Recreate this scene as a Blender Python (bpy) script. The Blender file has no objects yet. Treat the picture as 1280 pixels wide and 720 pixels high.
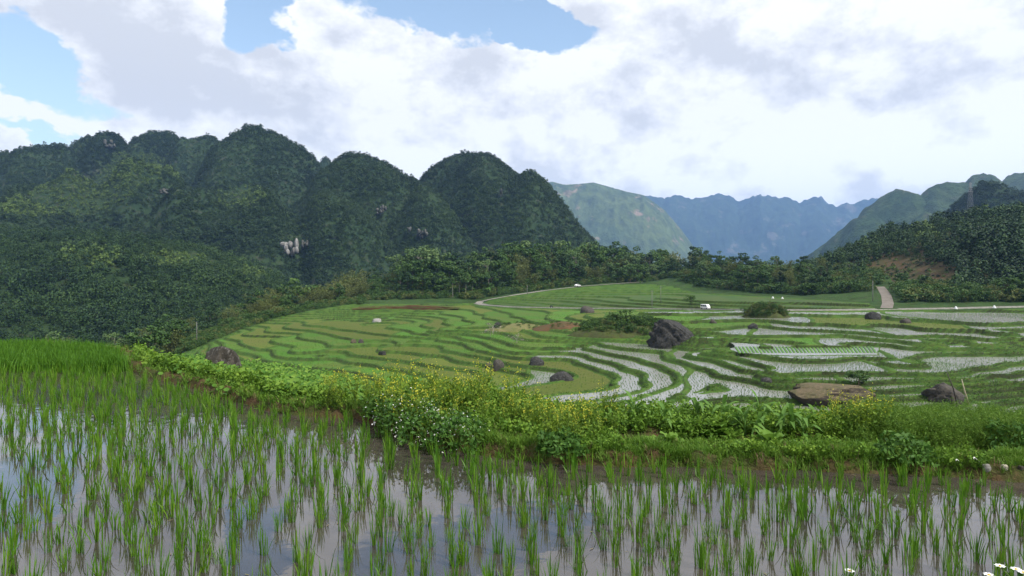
import bpy, bmesh, math, random
import numpy as np
from mathutils import Vector, Matrix
random.seed(7)
RNG = np.random.default_rng(11)
R = math.radians
scene = bpy.context.scene
COL = scene.collection

# ---------------------------------------------------------------- camera
EYE = 1.6            # eye height above the near paddy's water (z = 0)
F, CX, HY = 853.0, 640.0, 345.0     # focal length, centre column and horizon row of the photograph, in its pixels
cam = bpy.data.cameras.new('camera')
cam_o = bpy.data.objects.new('camera', cam); COL.objects.link(cam_o)
cam.sensor_width = 36.0
cam.lens = 36.0 * F / 1280.0
cam.clip_start = 0.1
cam.clip_end = 40000
cam_o.location = (0, 0, EYE)
cam_o.rotation_euler = (R(90), 0, 0)
cam.shift_y = -(360 - HY) / 1280.0       # level camera, horizon a little above the middle
scene.camera = cam_o

# ---------------------------------------------------------------- exposure
scene.view_settings.view_transform = 'Standard'
scene.view_settings.look = 'None'
scene.view_settings.exposure = 0.45
scene.view_settings.gamma = 1.0
scene.cycles.max_bounces = 6
scene.cycles.transparent_max_bounces = 6
scene.cycles.volume_bounces = 1
scene.cycles.diffuse_bounces = 3
scene.cycles.glossy_bounces = 3
scene.cycles.use_denoising = True
scene.cycles.caustics_reflective = False
scene.cycles.caustics_refractive = False

# ---------------------------------------------------------------- shader maths helper
class N:
    """A node tree with a little arithmetic on its sockets."""
    def __init__(s, tree):
        s.t = tree; tree.nodes.clear()
    def new(s, kind, **kw):
        n = s.t.nodes.new(kind)
        for k, v in kw.items(): setattr(n, k, v)
        return n
    def put(s, sock, v):
        if v is None: return
        if hasattr(v, 'is_output'): s.t.links.new(v, sock)
        else: sock.default_value = v
    def m(s, op, a, b=None, c=None, clamp=False):
        n = s.new('ShaderNodeMath', operation=op, use_clamp=clamp)
        for i, v in enumerate((a, b, c)): s.put(n.inputs[i], v)
        return n.outputs[0]
    def add(s, a, b): return s.m('ADD', a, b)
    def sub(s, a, b): return s.m('SUBTRACT', a, b)
    def mul(s, a, b): return s.m('MULTIPLY', a, b)
    def step(s, v, lo, hi, a=0.0, b=1.0):
        n = s.new('ShaderNodeMapRange', interpolation_type='SMOOTHSTEP')
        for i, q in enumerate((v, lo, hi, a, b)): s.put(n.inputs[i], q)
        return n.outputs[0]
    def mix(s, f, a, b, blend='MIX'):
        n = s.new('ShaderNodeMix', data_type='RGBA', blend_type=blend)
        s.put(n.inputs[0], f)
        for i, q in ((6, a), (7, b)):
            s.put(n.inputs[i], (*q, 1) if isinstance(q, tuple) and len(q) == 3 else q)
        return n.outputs[2]
    def noise(s, vec, scale, detail=4.0, rough=0.5, dist=0.0):
        n = s.new('ShaderNodeTexNoise')
        s.put(n.inputs['Vector'], vec)
        n.inputs['Scale'].default_value = scale; n.inputs['Detail'].default_value = detail
        n.inputs['Roughness'].default_value = rough; n.inputs['Distortion'].default_value = dist
        return n.outputs['Fac']
    def vscale(s, vec, x, y, z):
        n = s.new('ShaderNodeVectorMath', operation='MULTIPLY')
        s.put(n.inputs[0], vec); n.inputs[1].default_value = (x, y, z)
        return n.outputs[0]
    def vadd(s, vec, x, y, z):
        n = s.new('ShaderNodeVectorMath', operation='ADD')
        s.put(n.inputs[0], vec); n.inputs[1].default_value = (x, y, z)
        return n.outputs[0]
    def ramp(s, f, stops):
        n = s.new('ShaderNodeValToRGB'); s.put(n.inputs[0], f)
        e = n.color_ramp.elements
        while len(e) < len(stops): e.new(0.5)
        for q, (p, c) in zip(e, stops): q.position = p; q.color = (*c, 1)
        return n.outputs[0]

# ---------------------------------------------------------------- sky (world)
SUN_EL, SUN_AZ = 48.0, 125.0          # degrees; azimuth clockwise from the viewing direction (+Y)
world = bpy.data.worlds.new('World'); scene.world = world; world.use_nodes = True
w = N(world.node_tree)
out = w.new('ShaderNodeOutputWorld'); bg = w.new('ShaderNodeBackground')
bg.inputs['Strength'].default_value = 0.1
w.t.links.new(bg.outputs[0], out.inputs[0])
sky = w.new('ShaderNodeTexSky', sky_type='NISHITA', sun_disc=False)
sky.sun_elevation = R(SUN_EL); sky.sun_rotation = R(SUN_AZ)
d = w.new('ShaderNodeTexCoord').outputs['Generated']
sep = w.new('ShaderNodeSeparateXYZ'); w.t.links.new(d, sep.inputs[0])
az = w.m('ARCTAN2', sep.outputs[0], sep.outputs[1])
el = w.m('ARCSINE', sep.outputs[2])
d_cloud = w.vscale(d, 1.0, 1.0, 1.5)
billow = w.noise(d_cloud, 4.2, 7.0, 0.56, 0.25)
fine = w.noise(w.vadd(d_cloud, 7.3, 1.1, 4.0), 13.0, 8.0, 0.62)
fine_lit = w.noise(w.vadd(d_cloud, 7.322, 1.1, 4.05), 13.0, 8.0, 0.62)
lit = w.noise(w.vadd(d_cloud, 0.035, 0.0, 0.075), 4.2, 7.0, 0.56, 0.25)   # the same billows a step towards the light
warp_a = w.mul(w.sub(w.noise(w.vadd(d_cloud, 3.0, 0, 0), 7.0, 5.0, 0.6), 0.5), 0.16)
warp_e = w.mul(w.sub(w.noise(w.vadd(d_cloud, 0, 5.0, 2.0), 7.0, 5.0, 0.6), 0.5), 0.13)
az_w, el_w = w.add(az, warp_a), w.add(el, warp_e)
def sky_patch(px, py, rx, ry, warped=True):
    u, v = (px - CX) / F, (HY - py) / F
    a0 = math.atan(u); e0 = math.atan(v * math.cos(a0))
    da = w.mul(w.sub(az_w if warped else az, a0), F / rx * math.cos(a0) ** -2 * 0.9)
    de = w.mul(w.sub(el_w if warped else el, e0), F / ry)
    r2 = w.add(w.mul(da, da), w.mul(de, de))
    return w.m('MAXIMUM', w.sub(1.0, r2), 0.0)
def total(items):
    t = None
    for k, p in items:
        q = w.mul(p, k); t = q if t is None else w.add(t, q)
    return t
# gaps of blue between the clouds, and a few thin veils
gaps = total([(1.15, sky_patch(35, 62, 90, 50)), (1.15, sky_patch(312, 6, 50, 58)), (1.05, sky_patch(550, 2, 170, 54)),
              (0.9, sky_patch(690, 35, 80, 30)), (0.75, sky_patch(40, 165, 90, 14)), (0.55, sky_patch(60, 118, 110, 24)),
              (0.25, sky_patch(900, 118, 150, 22)), (0.2, sky_patch(1180, 120, 120, 18)), (0.9, sky_patch(-220, 30, 160, 90)),
              (0.7, sky_patch(360, -260, 260, 120)), (0.7, sky_patch(1500, -200, 300, 120))])
dens = w.sub(w.add(0.62, w.mul(w.sub(billow, 0.5), 1.1)), gaps)
dens = w.add(dens, w.mul(w.sub(fine, 0.5), 0.55))
alpha = w.step(dens, -0.03, 0.22)
shade = w.sub(billow, lit)
bright = total([(0.13, sky_patch(690, 100, 120, 70)), (0.10, sky_patch(495, 90, 90, 60)), (0.12, sky_patch(1010, 190, 330, 70)),
                (0.08, sky_patch(560, 190, 200, 60)), (0.08, sky_patch(20, 178, 80, 20)), (-0.08, sky_patch(230, 90, 160, 110)),
                (-0.06, sky_patch(400, 140, 90, 60)), (-0.06, sky_patch(1250, 50, 120, 70)), (0.06, sky_patch(960, 232, 240, 24)),
                (-0.05, sky_patch(900, 40, 260, 60))])
val = w.add(w.add(0.82, bright), w.add(w.mul(shade, 1.2), w.mul(w.sub(fine, fine_lit), 0.75)))
val = w.add(val, w.mul(w.sub(1.0, w.step(dens, 0.1, 0.5)), 0.06))
val = w.m('MINIMUM', w.m('MAXIMUM', val, 0.64), 0.92)
val = w.mul(val, w.add(1.0, w.mul(w.step(el, 0.02, 0.26, 1.0, 0.0), 0.45)))        # clouds near the horizon brightened to make up for the haze
tint = w.mix(w.step(val, 0.6, 0.95), (0.96, 0.98, 1.03), (1.0, 1.0, 1.0))
vv = w.new('ShaderNodeVectorMath', operation='SCALE'); w.put(vv.inputs[0], tint); w.put(vv.inputs[3], w.mul(val, 10.0))
blue = w.mix(1.0, sky.outputs[0], (2.1, 1.95, 1.7), 'MULTIPLY')
w.t.links.new(w.mix(alpha, blue, vv.outputs[0]), bg.inputs['Color'])

# ---------------------------------------------------------------- sun, softened by the clouds
sun = bpy.data.lights.new('sun', 'SUN'); sun.energy = 3.8; sun.angle = R(5); sun.color = (1.0, 0.95, 0.87)
sun_o = bpy.data.objects.new('sun', sun); COL.objects.link(sun_o)
sun_dir = Vector((math.sin(R(SUN_AZ)) * math.cos(R(SUN_EL)), math.cos(R(SUN_AZ)) * math.cos(R(SUN_EL)), math.sin(R(SUN_EL))))
sun_o.rotation_euler = sun_dir.to_track_quat('Z', 'Y').to_euler()
sun_o.location = sun_dir * 300

# ================================================================ helpers
def sstep(a, b, x):
    t = np.clip((x - a) / (b - a), 0, 1); return t * t * (3 - 2 * t)

def vnoise(x, y, seed=0):
    x = np.asarray(x, float); y = np.asarray(y, float)
    xi = np.floor(x).astype(np.int64); yi = np.floor(y).astype(np.int64)
    fx = x - xi; fy = y - yi
    fx = fx * fx * (3 - 2 * fx); fy = fy * fy * (3 - 2 * fy)
    def h(i, j):
        n = (i * 374761393 + j * 668265263 + seed * 1442695041) & 0x7fffffff
        n = ((n ^ (n >> 13)) * 1274126177) & 0x7fffffff
        return ((n ^ (n >> 16)) & 0xffff) / 65535.0
    return (h(xi, yi) * (1 - fx) * (1 - fy) + h(xi + 1, yi) * fx * (1 - fy) + h(xi, yi + 1) * (1 - fx) * fy + h(xi + 1, yi + 1) * fx * fy)

def fbm(x, y, seed=0, octaves=4, gain=0.5):
    t = 0; a = 1.0; s = 0
    for k in range(octaves):
        t = t + a * (vnoise(np.asarray(x) * 2 ** k, np.asarray(y) * 2 ** k, seed + 31 * k) - 0.5); s += a; a *= gain
    return t / s * 2

def mesh_data(name, verts, faces, smooth=False, mat=None):
    """faces: one (M,k) array, or a list of such arrays."""
    me = bpy.data.meshes.new(name)
    verts = np.asarray(verts, np.float32)
    fl = [np.asarray(f, np.int32) for f in (faces if isinstance(faces, list) else [faces])]
    fl = [f for f in fl if len(f)]
    loops = np.concatenate([f.ravel() for f in fl]); tot = np.concatenate([np.full(len(f), f.shape[1], np.int32) for f in fl])
    start = np.concatenate([[0], np.cumsum(tot)[:-1]]).astype(np.int32)
    me.vertices.add(len(verts)); me.vertices.foreach_set('co', verts.ravel())
    me.loops.add(len(loops)); me.loops.foreach_set('vertex_index', loops)
    me.polygons.add(len(tot)); me.polygons.foreach_set('loop_start', start)
    if smooth: me.polygons.foreach_set('use_smooth', np.ones(len(tot), bool))
    me.update(calc_edges=True)
    if mat is not None:
        for m_ in (mat if isinstance(mat, list) else [mat]): me.materials.append(m_)
    return me

def add(name, me, parent=None, loc=None, kind=None, label=None, cat=None, group=None):
    o = bpy.data.objects.new(name, me); COL.objects.link(o)
    if loc is not None: o.location = loc
    if parent is not None: o.parent = parent
    if kind: o['kind'] = kind
    if label: o['label'] = label
    if cat: o['category'] = cat
    if group: o['group'] = group
    return o

def empty(name, loc, rz=0.0, label=None, cat=None, group=None, scale=None):
    o = add(name, None, None, loc, None, label, cat, group); o.rotation_euler = (0, 0, rz)
    if scale is not None: o.scale = scale
    o.empty_display_size = 0.1
    return o

def copy_thing(root, loc, rz=0.0, scale=None, label=None, group=None):
    c = root.copy(); COL.objects.link(c); c.location = loc; c.rotation_euler = (root.rotation_euler[0], root.rotation_euler[1], rz)
    if scale is not None: c.scale = scale if not isinstance(scale, (int, float)) else (scale,) * 3
    if label: c['label'] = label
    if group: c['group'] = group
    for ch in KIDS.get(root.name, []):
        k = ch.copy(); COL.objects.link(k); k.parent = c
        for g in KIDS.get(ch.name, []):
            q = g.copy(); COL.objects.link(q); q.parent = k
    return c
KIDS = {}
def part(name, me, parent, loc=None, rot=None, label=None):
    o = add(name, me, parent, loc, label=label)
    if rot is not None: o.rotation_euler = rot
    KIDS.setdefault(parent.name, []).append(o)
    return o

def at(px, py, Y):
    """The point seen at pixel (px, py) of the photograph at distance Y in front of the camera."""
    return np.array([(px - CX) / F * Y, Y, EYE + (HY - py) / F * Y])

class Geo:
    """Collects vertices and faces of several shapes for ONE mesh."""
    def __init__(s): s.v = []; s.q = []; s.t = []; s.n = 0
    def put(s, v, quads=None, tris=None):
        v = np.asarray(v, float)
        if quads is not None and len(quads): s.q.append(np.asarray(quads) + s.n)
        if tris is not None and len(tris): s.t.append(np.asarray(tris) + s.n)
        s.v.append(v); s.n += len(v)
    def tube(s, pts, radii, sides=6, cap=True):
        pts = np.asarray(pts, float); n = len(pts); radii = np.broadcast_to(radii, n)
        tan = np.gradient(pts, axis=0); tan /= np.linalg.norm(tan, axis=1)[:, None] + 1e-9
        ref = np.array([0, 0, 1.0]) if abs(tan[0][2]) < 0.9 else np.array([1.0, 0, 0])
        a = np.cross(tan, ref); a /= np.linalg.norm(a, axis=1)[:, None] + 1e-9; b = np.cross(tan, a)
        th = np.arange(sides) * 2 * math.pi / sides
        ring = pts[:, None, :] + radii[:, None, None] * (np.cos(th)[None, :, None] * a[:, None, :] + np.sin(th)[None, :, None] * b[:, None, :])
        k = np.arange(sides); k2 = (k + 1) % sides
        q = np.concatenate([np.stack([i * sides + k, i * sides + k2, (i + 1) * sides + k2, (i + 1) * sides + k], 1) for i in range(n - 1)])
        v = ring.reshape(-1, 3); t = None
        if cap:
            v = np.vstack([v, pts[0], pts[-1]]); c0, c1 = n * sides, n * sides + 1
            t = np.concatenate([np.stack([np.full(sides, c0), k2, k], 1), np.stack([np.full(sides, c1), (n - 1) * sides + k, (n - 1) * sides + k2], 1)])
        s.put(v, q, t)
    def box(s, c, size, rz=0.0, taper=1.0):
        x, y, z = np.asarray(size) / 2
        v = np.array([[-x, -y, -z], [x, -y, -z], [x, y, -z], [-x, y, -z], [-x * taper, -y * taper, z], [x * taper, -y * taper, z], [x * taper, y * taper, z], [-x * taper, y * taper, z]])
        cs, sn = math.cos(rz), math.sin(rz)
        v = v @ np.array([[cs, sn, 0], [-sn, cs, 0], [0, 0, 1]]) + np.asarray(c)
        s.put(v, [[0, 3, 2, 1], [4, 5, 6, 7], [0, 1, 5, 4], [1, 2, 6, 5], [2, 3, 7, 6], [3, 0, 4, 7]])
    def leaves(s, c, size, up=0.3, aspect=0.5, rng=None, normals=None, fold=0.0):
        """Diamond leaf faces at the points c."""
        rng = rng or RNG; n = len(c)
        nr = rng.normal(size=(n, 3)) if normals is None else normals + 0.55 * rng.normal(size=(n, 3))
        nr[:, 2] += up; nr /= np.linalg.norm(nr, axis=1)[:, None]
        t = rng.normal(size=(n, 3)); t -= nr * (t * nr).sum(1)[:, None]; t /= np.linalg.norm(t, axis=1)[:, None]
        b = np.cross(nr, t); sz = np.broadcast_to(size, n)[:, None] * rng.uniform(0.7, 1.3, (n, 1))
        c = np.asarray(c)
        v = np.stack([c - t * sz * .5, c + b * sz * aspect * .5 + nr * sz * fold, c + t * sz * .5, c - b * sz * aspect * .5 + nr * sz * fold], 1).reshape(-1, 3)
        s.put(v, np.arange(4 * n).reshape(n, 4))
    def blade(s, base, tip_dir, length, width, droop=0.3, segs=3, az=0.0):
        """A tapering curved strip from base, leaning towards az."""
        t = np.linspace(0, 1, segs + 1); lean = tip_dir
        h = length * (t * math.cos(lean) - droop * t * t * 0.5); r = length * (t * math.sin(lean) + droop * t * t * 0.55)
        ca, sa = math.cos(az), math.sin(az)
        p = np.stack([base[0] + r * ca, base[1] + r * sa, base[2] + h], 1)
        wd = width * 0.5 * np.array([0.7] + [1.0] * (segs - 1) + [0.0]) if segs > 1 else width * .5 * np.array([1, 0.0])
        side = np.array([-sa, ca, 0])
        tw = random.uniform(-.8, .8); side = side * math.cos(tw) + np.array([ca, sa, 0]) * math.sin(tw)
        L = p[:-1] - side * wd[:-1, None]; Rr = p[:-1] + side * wd[:-1, None]
        v = np.empty((2 * segs + 1, 3)); v[0:2 * segs:2] = L; v[1:2 * segs:2] = Rr; v[-1] = p[-1]
        q = [[2 * i, 2 * i + 1, 2 * i + 3, 2 * i + 2] for i in range(segs - 1)]
        s.put(v, q if q else None, [[2 * segs - 2, 2 * segs - 1, 2 * segs]])
    def rock(s, c, size, seed=0, sub=4, rough=0.25, flat=0.0):
        bm = bmesh.new(); bmesh.ops.create_icosphere(bm, subdivisions=sub, radius=1.0)
        v = np.array([x.co[:] for x in bm.verts]); f = np.array([[q.index for q in p.verts] for p in bm.faces]); bm.free()
        n = 0.55 * fbm(v[:, 0] * 1.3 + seed, v[:, 1] * 1.3 + v[:, 2] * 1.7, seed, 4, .6) - 0.55 * np.abs(fbm(v[:, 2] * 2.3 + v[:, 0] * 1.6 + seed, v[:, 1] * 2.6 + v[:, 0], seed + 5, 4, .6)) + .20 * fbm(v[:, 0] * 7 + v[:, 1] * 3, v[:, 2] * 8 + v[:, 1] * 4, seed + 9, 2)
        v = v * (1 + rough * n[:, None] * 1.6)
        # a few fracture planes
        g = np.random.default_rng(seed)
        for k in range(14):
            d_ = g.normal(size=3); d_ /= np.linalg.norm(d_); lim = g.uniform(.55, .9)
            dd = v @ d_; over = np.maximum(dd - lim, 0); v -= over[:, None] * d_ * 0.85
        if flat: v[:, 2] = np.where(v[:, 2] > 0, np.minimum(v[:, 2], flat + 0.1 * n), v[:, 2])
        s.put(v * np.asarray(size) + np.asarray(c), None, f)
    def mesh(s, name, mat=None, smooth=False):
        fl = []
        if s.q: fl.append(np.concatenate(s.q))
        if s.t: fl.append(np.concatenate(s.t))
        return mesh_data(name, np.concatenate(s.v), fl, smooth, mat)

# ---------------------------------------------------------------- materials
def base_mat(name, rough=0.8, spec=0.25):
    mt = bpy.data.materials.new(name); mt.use_nodes = True
    n = N(mt.node_tree)
    o = n.new('ShaderNodeOutputMaterial'); p = n.new('ShaderNodeBsdfPrincipled')
    p.inputs['Roughness'].default_value = rough; p.inputs['Specular IOR Level'].default_value = spec
    n.t.links.new(p.outputs[0], o.inputs[0])
    return mt, n, p, o

def leaf_mat(name, dark, mid, light, trans=0.25, patch=0.0, patch_scale=0.02, rough=0.6):
    """Leaves: colour varies per leaf, per plant and (for wide stands) in drifts over the ground."""
    mt, n, p, o = base_mat(name, rough, 0.2)
    isl = n.new('ShaderNodeNewGeometry').outputs['Random Per Island']
    ob = n.new('ShaderNodeObjectInfo').outputs['Random']
    f = n.add(n.mul(isl, 0.6), n.mul(ob, 0.4))
    if patch:
        pos = n.new('ShaderNodeNewGeometry').outputs['Position']
        f = n.add(f, n.mul(n.sub(n.noise(pos, patch_scale, 3.0), 0.5), patch))
    c = n.ramp(f, [(0.05, dark), (0.5, mid), (0.95, light)])
    n.put(p.inputs['Base Color'], c)
    if trans:
        tr = n.new('ShaderNodeBsdfTranslucent'); n.put(tr.inputs['Color'], c)
        ms = n.new('ShaderNodeMixShader'); ms.inputs[0].default_value = trans
        n.t.links.new(p.outputs[0], ms.inputs[1]); n.t.links.new(tr.outputs[0], ms.inputs[2]); n.t.links.new(ms.outputs[0], o.inputs[0])
    return mt

def mottled_mat(name, c1, c2, c3, scale=1.0, rough=0.85, bump=0.4, bump_scale=6.0, spec=0.2, steep=None, stretch=None):
    mt, n, p, o = base_mat(name, rough, spec)
    g = n.new('ShaderNodeNewGeometry'); pos = g.outputs['Position']
    if stretch: pos = n.vscale(pos, *stretch)
    a = n.noise(pos, scale, 6.0, 0.6); b = n.noise(n.vadd(pos, 9, 4, 2), scale * 4.7, 5.0, 0.65)
    c = n.mix(n.step(a, 0.38, 0.62), c1, c2)
    c = n.mix(n.step(b, 0.5, 0.72), c, c3)
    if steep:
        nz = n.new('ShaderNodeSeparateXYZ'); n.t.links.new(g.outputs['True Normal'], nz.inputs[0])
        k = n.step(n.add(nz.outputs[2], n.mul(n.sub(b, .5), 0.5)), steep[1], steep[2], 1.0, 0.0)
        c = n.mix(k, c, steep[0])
    n.put(p.inputs['Base Color'], c)
    if bump:
        bp = n.new('ShaderNodeBump'); bp.inputs['Strength'].default_value = bump; bp.inputs['Distance'].default_value = 0.6 / scale * 0.2
        n.put(bp.inputs['Height'], n.noise(pos, bump_scale * scale, 6.0, 0.65)); n.t.links.new(bp.outputs[0], p.inputs['Normal'])
    return mt

def plain_mat(name, col, rough=0.6, spec=0.3, var=0.15, scale=3.0, metal=0.0):
    mt, n, p, o = base_mat(name, rough, spec)
    pos = n.new('ShaderNodeTexCoord').outputs['Object']
    a = n.noise(pos, scale, 5.0, 0.6)
    n.put(p.inputs['Base Color'], n.mix(a, tuple(c * (1 - var * 1.6) for c in col), tuple(min(1, c * (1 + var)) for c in col)))
    p.inputs['Metallic'].default_value = metal
    return mt

# ---------------------------------------------------------------- scattering of uncountable things
def proto(name, me): return bpy.data.objects.new(name, me)      # never linked: only its geometry is used

def scatter(name, pts, scl, rz, protos, idx, kind='stuff', tilt=None, parent=None):
    n = len(pts)
    me = bpy.data.meshes.new(name); me.vertices.add(n); me.vertices.foreach_set('co', np.asarray(pts, np.float32).ravel())
    rot = np.zeros((n, 3), np.float32); rot[:, 2] = rz
    if tilt is not None: rot[:, :2] = tilt
    s3 = np.asarray(scl, np.float32); s3 = np.repeat(s3[:, None], 3, 1) if s3.ndim == 1 else s3
    for nm, tp, arr, key in (('rot', 'FLOAT_VECTOR', rot, 'vector'), ('scl', 'FLOAT_VECTOR', s3, 'vector'), ('idx', 'INT', np.asarray(idx, np.int32), 'value')):
        at_ = me.attributes.new(nm, tp, 'POINT'); at_.data.foreach_set(key, arr.ravel())
    o = add(name, me, parent, kind=kind)
    ng = bpy.data.node_groups.new(name, 'GeometryNodeTree')
    ng.interface.new_socket('Geometry', in_out='INPUT', socket_type='NodeSocketGeometry')
    ng.interface.new_socket('Geometry', in_out='OUTPUT', socket_type='NodeSocketGeometry')
    L = ng.links.new; nn = ng.nodes.new
    gi, go, jn = nn('NodeGroupInput'), nn('NodeGroupOutput'), nn('GeometryNodeJoinGeometry')
    def attr(nm, tp):
        a = nn('GeometryNodeInputNamedAttribute'); a.data_type = tp; a.inputs[0].default_value = nm; return a.outputs[0]
    ar, as_, ai = attr('rot', 'FLOAT_VECTOR'), attr('scl', 'FLOAT_VECTOR'), attr('idx', 'INT')
    for k, pr in enumerate(protos):
        oi = nn('GeometryNodeObjectInfo'); oi.inputs['Object'].default_value = pr
        iop = nn('GeometryNodeInstanceOnPoints')
        cmp_ = nn('FunctionNodeCompare'); cmp_.data_type = 'INT'; cmp_.operation = 'EQUAL'
        L(ai, cmp_.inputs[2]); cmp_.inputs[3].default_value = k
        e2r = nn('FunctionNodeEulerToRotation'); L(ar, e2r.inputs[0])
        L(gi.outputs[0], iop.inputs['Points']); L(oi.outputs['Geometry'], iop.inputs['Instance'])
        L(cmp_.outputs[0], iop.inputs['Selection']); L(e2r.outputs[0], iop.inputs['Rotation']); L(as_, iop.inputs['Scale'])
        L(iop.outputs[0], jn.inputs[0])
    L(jn.outputs[0], go.inputs[0])
    md = o.modifiers.new('scatter', 'NODES'); md.node_group = ng
    return o

def inside(poly, x, y):
    poly = np.asarray(poly, float); c = np.zeros(np.shape(x), bool); n = len(poly)
    for i in range(n):
        x1, y1 = poly[i]; x2, y2 = poly[i - 1]
        if y1 == y2: continue
        c ^= ((y1 > y) != (y2 > y)) & (x < (x2 - x1) * (y - y1) / (y2 - y1) + x1)
    return c

def line_dist(pl, x, y):
    """Distance to a polyline, and the parameter (vertex number + fraction) of the nearest point."""
    pl = np.asarray(pl, float); best = np.full(np.shape(x), 1e9); tt = np.zeros(np.shape(x))
    for i in range(len(pl) - 1):
        ax, ay = pl[i]; bx, by = pl[i + 1]; dx, dy = bx - ax, by - ay
        t = np.clip(((x - ax) * dx + (y - ay) * dy) / (dx * dx + dy * dy + 1e-12), 0, 1)
        d_ = np.hypot(x - ax - t * dx, y - ay - t * dy); k = d_ < best
        best = np.where(k, d_, best); tt = np.where(k, i + t, tt)
    return best, tt

def grid_faces(nr, nc):
    i = np.arange(nr - 1)[:, None]; j = np.arange(nc - 1)[None, :]
    a = i * nc + j
    return np.stack([a, a + 1, a + nc + 1, a + nc], -1).reshape(-1, 4)

# ================================================================ the valley of terraces
def ze_of(L):                     # height of terrace level L below the eye
    L = np.asarray(L, float)
    return np.where(L <= 12, -20 + 0.6 * L, -12.8 + 0.8 * (L - 12))
CONTOURS = [
 (-2, [(287,436),(320,445)]), (-2, [(350,453),(384,459)]),
 (-1, [(298,426),(320,436),(336,437),(348,445),(361,447),(386,448)]), (-1, [(400,443),(423,448),(462,455),(494,461)]),
 (0, [(315,412),(354,421),(364,437),(379,440),(400,439),(439,443),(501,451)]),
 (1, [(336,410),(371,420),(400,426),(439,432),(475,438),(488,432),(509,436),(556,445),(580,452),(616,457),(650,465)]),
 (2, [(364,404),(407,417),(428,421),(455,425),(494,430),(509,430),(556,438),(580,442),(611,447),(631,453),(667,458)]),
 (3, [(379,402),(420,411),(453,400),(475,403),(484,407),(481,418),(509,426),(537,422),(572,428),(606,439),(631,444),(664,447),(690,448),(717,450),(736,458),(764,466),(771,474),(762,483),(725,481)]),
 (4, [(395,397),(420,402),(487,399),(500,406),(509,413),(537,418),(556,419),(580,424),(611,431),(642,440),(667,440),(713,441),(736,447),(782,460),(802,475),(808,481),(794,490),(737,501)]),
 (5, [(478,396),(509,394),(533,399),(534,404),(540,411),(590,418),(640,430),(680,430),(736,432),(778,438),(794,448),(823,456),(835,462),(845,470),(839,483),(786,501)]),
 (6, [(506,393),(545,396),(550,403),(556,413),(600,414),(631,416),(650,422),(677,425),(695,429),(750,430),(778,435),(808,438),(833,447),(863,456),(890,463),(905,470),(900,479),(850,495),(811,508)]),
 (7, [(412,389),(462,393),(509,391),(550,391),(590,402),(620,409),(650,412),(690,421),(780,425),(820,429),(847,433),(891,449),(920,459),(930,464)]),
 (8, [(444,386),(500,386),(572,386),(610,398),(650,406),(700,413),(780,418),(830,423),(871,426),(897,431),(917,439),(943,454),(952,462)]),
 (6, [(943,470),(900,483),(857,493)]),
 (5, [(1173,488),(1129,497),(1040,500),(921,497),(880,502)]), (4, [(1223,496),(1280,491)]),
 (6, [(1280,478),(1201,481),(1137,486),(1103,489),(1000,483),(950,477)]),
 (7, [(1280,464),(1232,469),(1180,474),(1112,476),(1060,478),(995,475),(955,470)]),
 (8, [(1280,452),(1208,463),(1163,467),(1117,466),(1063,466),(1000,466),(967,467)]),
 (9, [(1280,437),(1234,441),(1180,441),(1146,446),(1094,448),(1060,447),(1029,450),(1000,450),(960,446),(930,441)]),
 (10, [(1280,431),(1211,431),(1172,431),(1118,431),(1095,434),(1060,432),(914,432)]),
 (11, [(871,419),(960,419),(1060,419),(1095,423),(1122,425)]),
 (12, [(866,411),(900,410),(953,407),(1000,411),(1060,414),(1086,416),(1115,419),(1140,420),(1165,424),(1215,424),(1280,423)]),
 (13, [(845,401),(936,399),(991,403),(1034,404),(1060,406),(1103,405),(1132,407),(1163,411),(1223,413),(1280,411)]),
 (14, [(800,391),(860,392),(940,391),(1050,394),(1110,394),(1136,398),(1180,398),(1206,402),(1240,404),(1280,402)]),
]
PTS = []
for L, pl in CONTOURS:
    z = float(ze_of(L))
    for a, b in zip(pl[:-1], pl[1:]):
        k = max(1, int(math.hypot(b[0] - a[0], (b[1] - a[1]) * 2) / 28))
        for i in range(k):
            PTS.append((a[0] + (b[0] - a[0]) * i / k, a[1] + (b[1] - a[1]) * i / k, z))
    PTS.append((*pl[-1], z))
# the two roads and the slopes behind them (pixel, pixel, height below the eye)
ROAD_LOW = [(598,379.5,-14.4),(606,381.5,-14.4),(640,384,-14.0),(720,385.5,-13.3),(800,386,-12.5),(880,387,-11.7),(960,388,-10.9),(1040,388,-10.7),(1100,387,-10.6),(1180,386,-10.3),(1290,383.5,-9.8),(1400,383,-9.8)]
ROAD_UP = [(598,379.5,-14.4),(601,377,-13.6),(612,374.5,-12.6),(640,369.5,-10.6),(680,363.5,-8.5),(722,358.5,-6.4),(760,355.5,-5.2),(800,352.8,-4.2),(835,352,-4.0)]
ROAD_SIDE = [(1108,385.6,-10.3),(1110,380,-9.4),(1108,370,-7.6),(1103,362,-5.9),(1100,358.5,-5.1)]
def road_pts(r): return np.array([[(x - CX) / F * (-z * F / (y - HY)), -z * F / (y - HY), z] for x, y, z in r])
RL, RU, RS = road_pts(ROAD_LOW), road_pts(ROAD_UP), road_pts(ROAD_SIDE)
PTS += ROAD_LOW + ROAD_UP[1:] + ROAD_SIDE[1:]
PTS += [(880,359,-6.6),(940,366,-8.3),(1000,369,-8.8),(1060,375,-9.2),(900,375,-9.2),(820,372,-9.6),(760,374,-11),
        (440,377,-13.2),(500,374,-12.6),(560,374,-12.6),(400,384,-14.6),(345,395,-17.2),(300,410,-20.2),(250,430,-22.6),(225,445,-23.6),
        (1400,470,-16.6),(1400,440,-14.8),(1400,410,-12.1),(1400,500,-18.5)]
W = [(((x - CX) / F) * (-z * F / (y - HY)), -z * F / (y - HY), z) for x, y, z in PTS]
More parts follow.
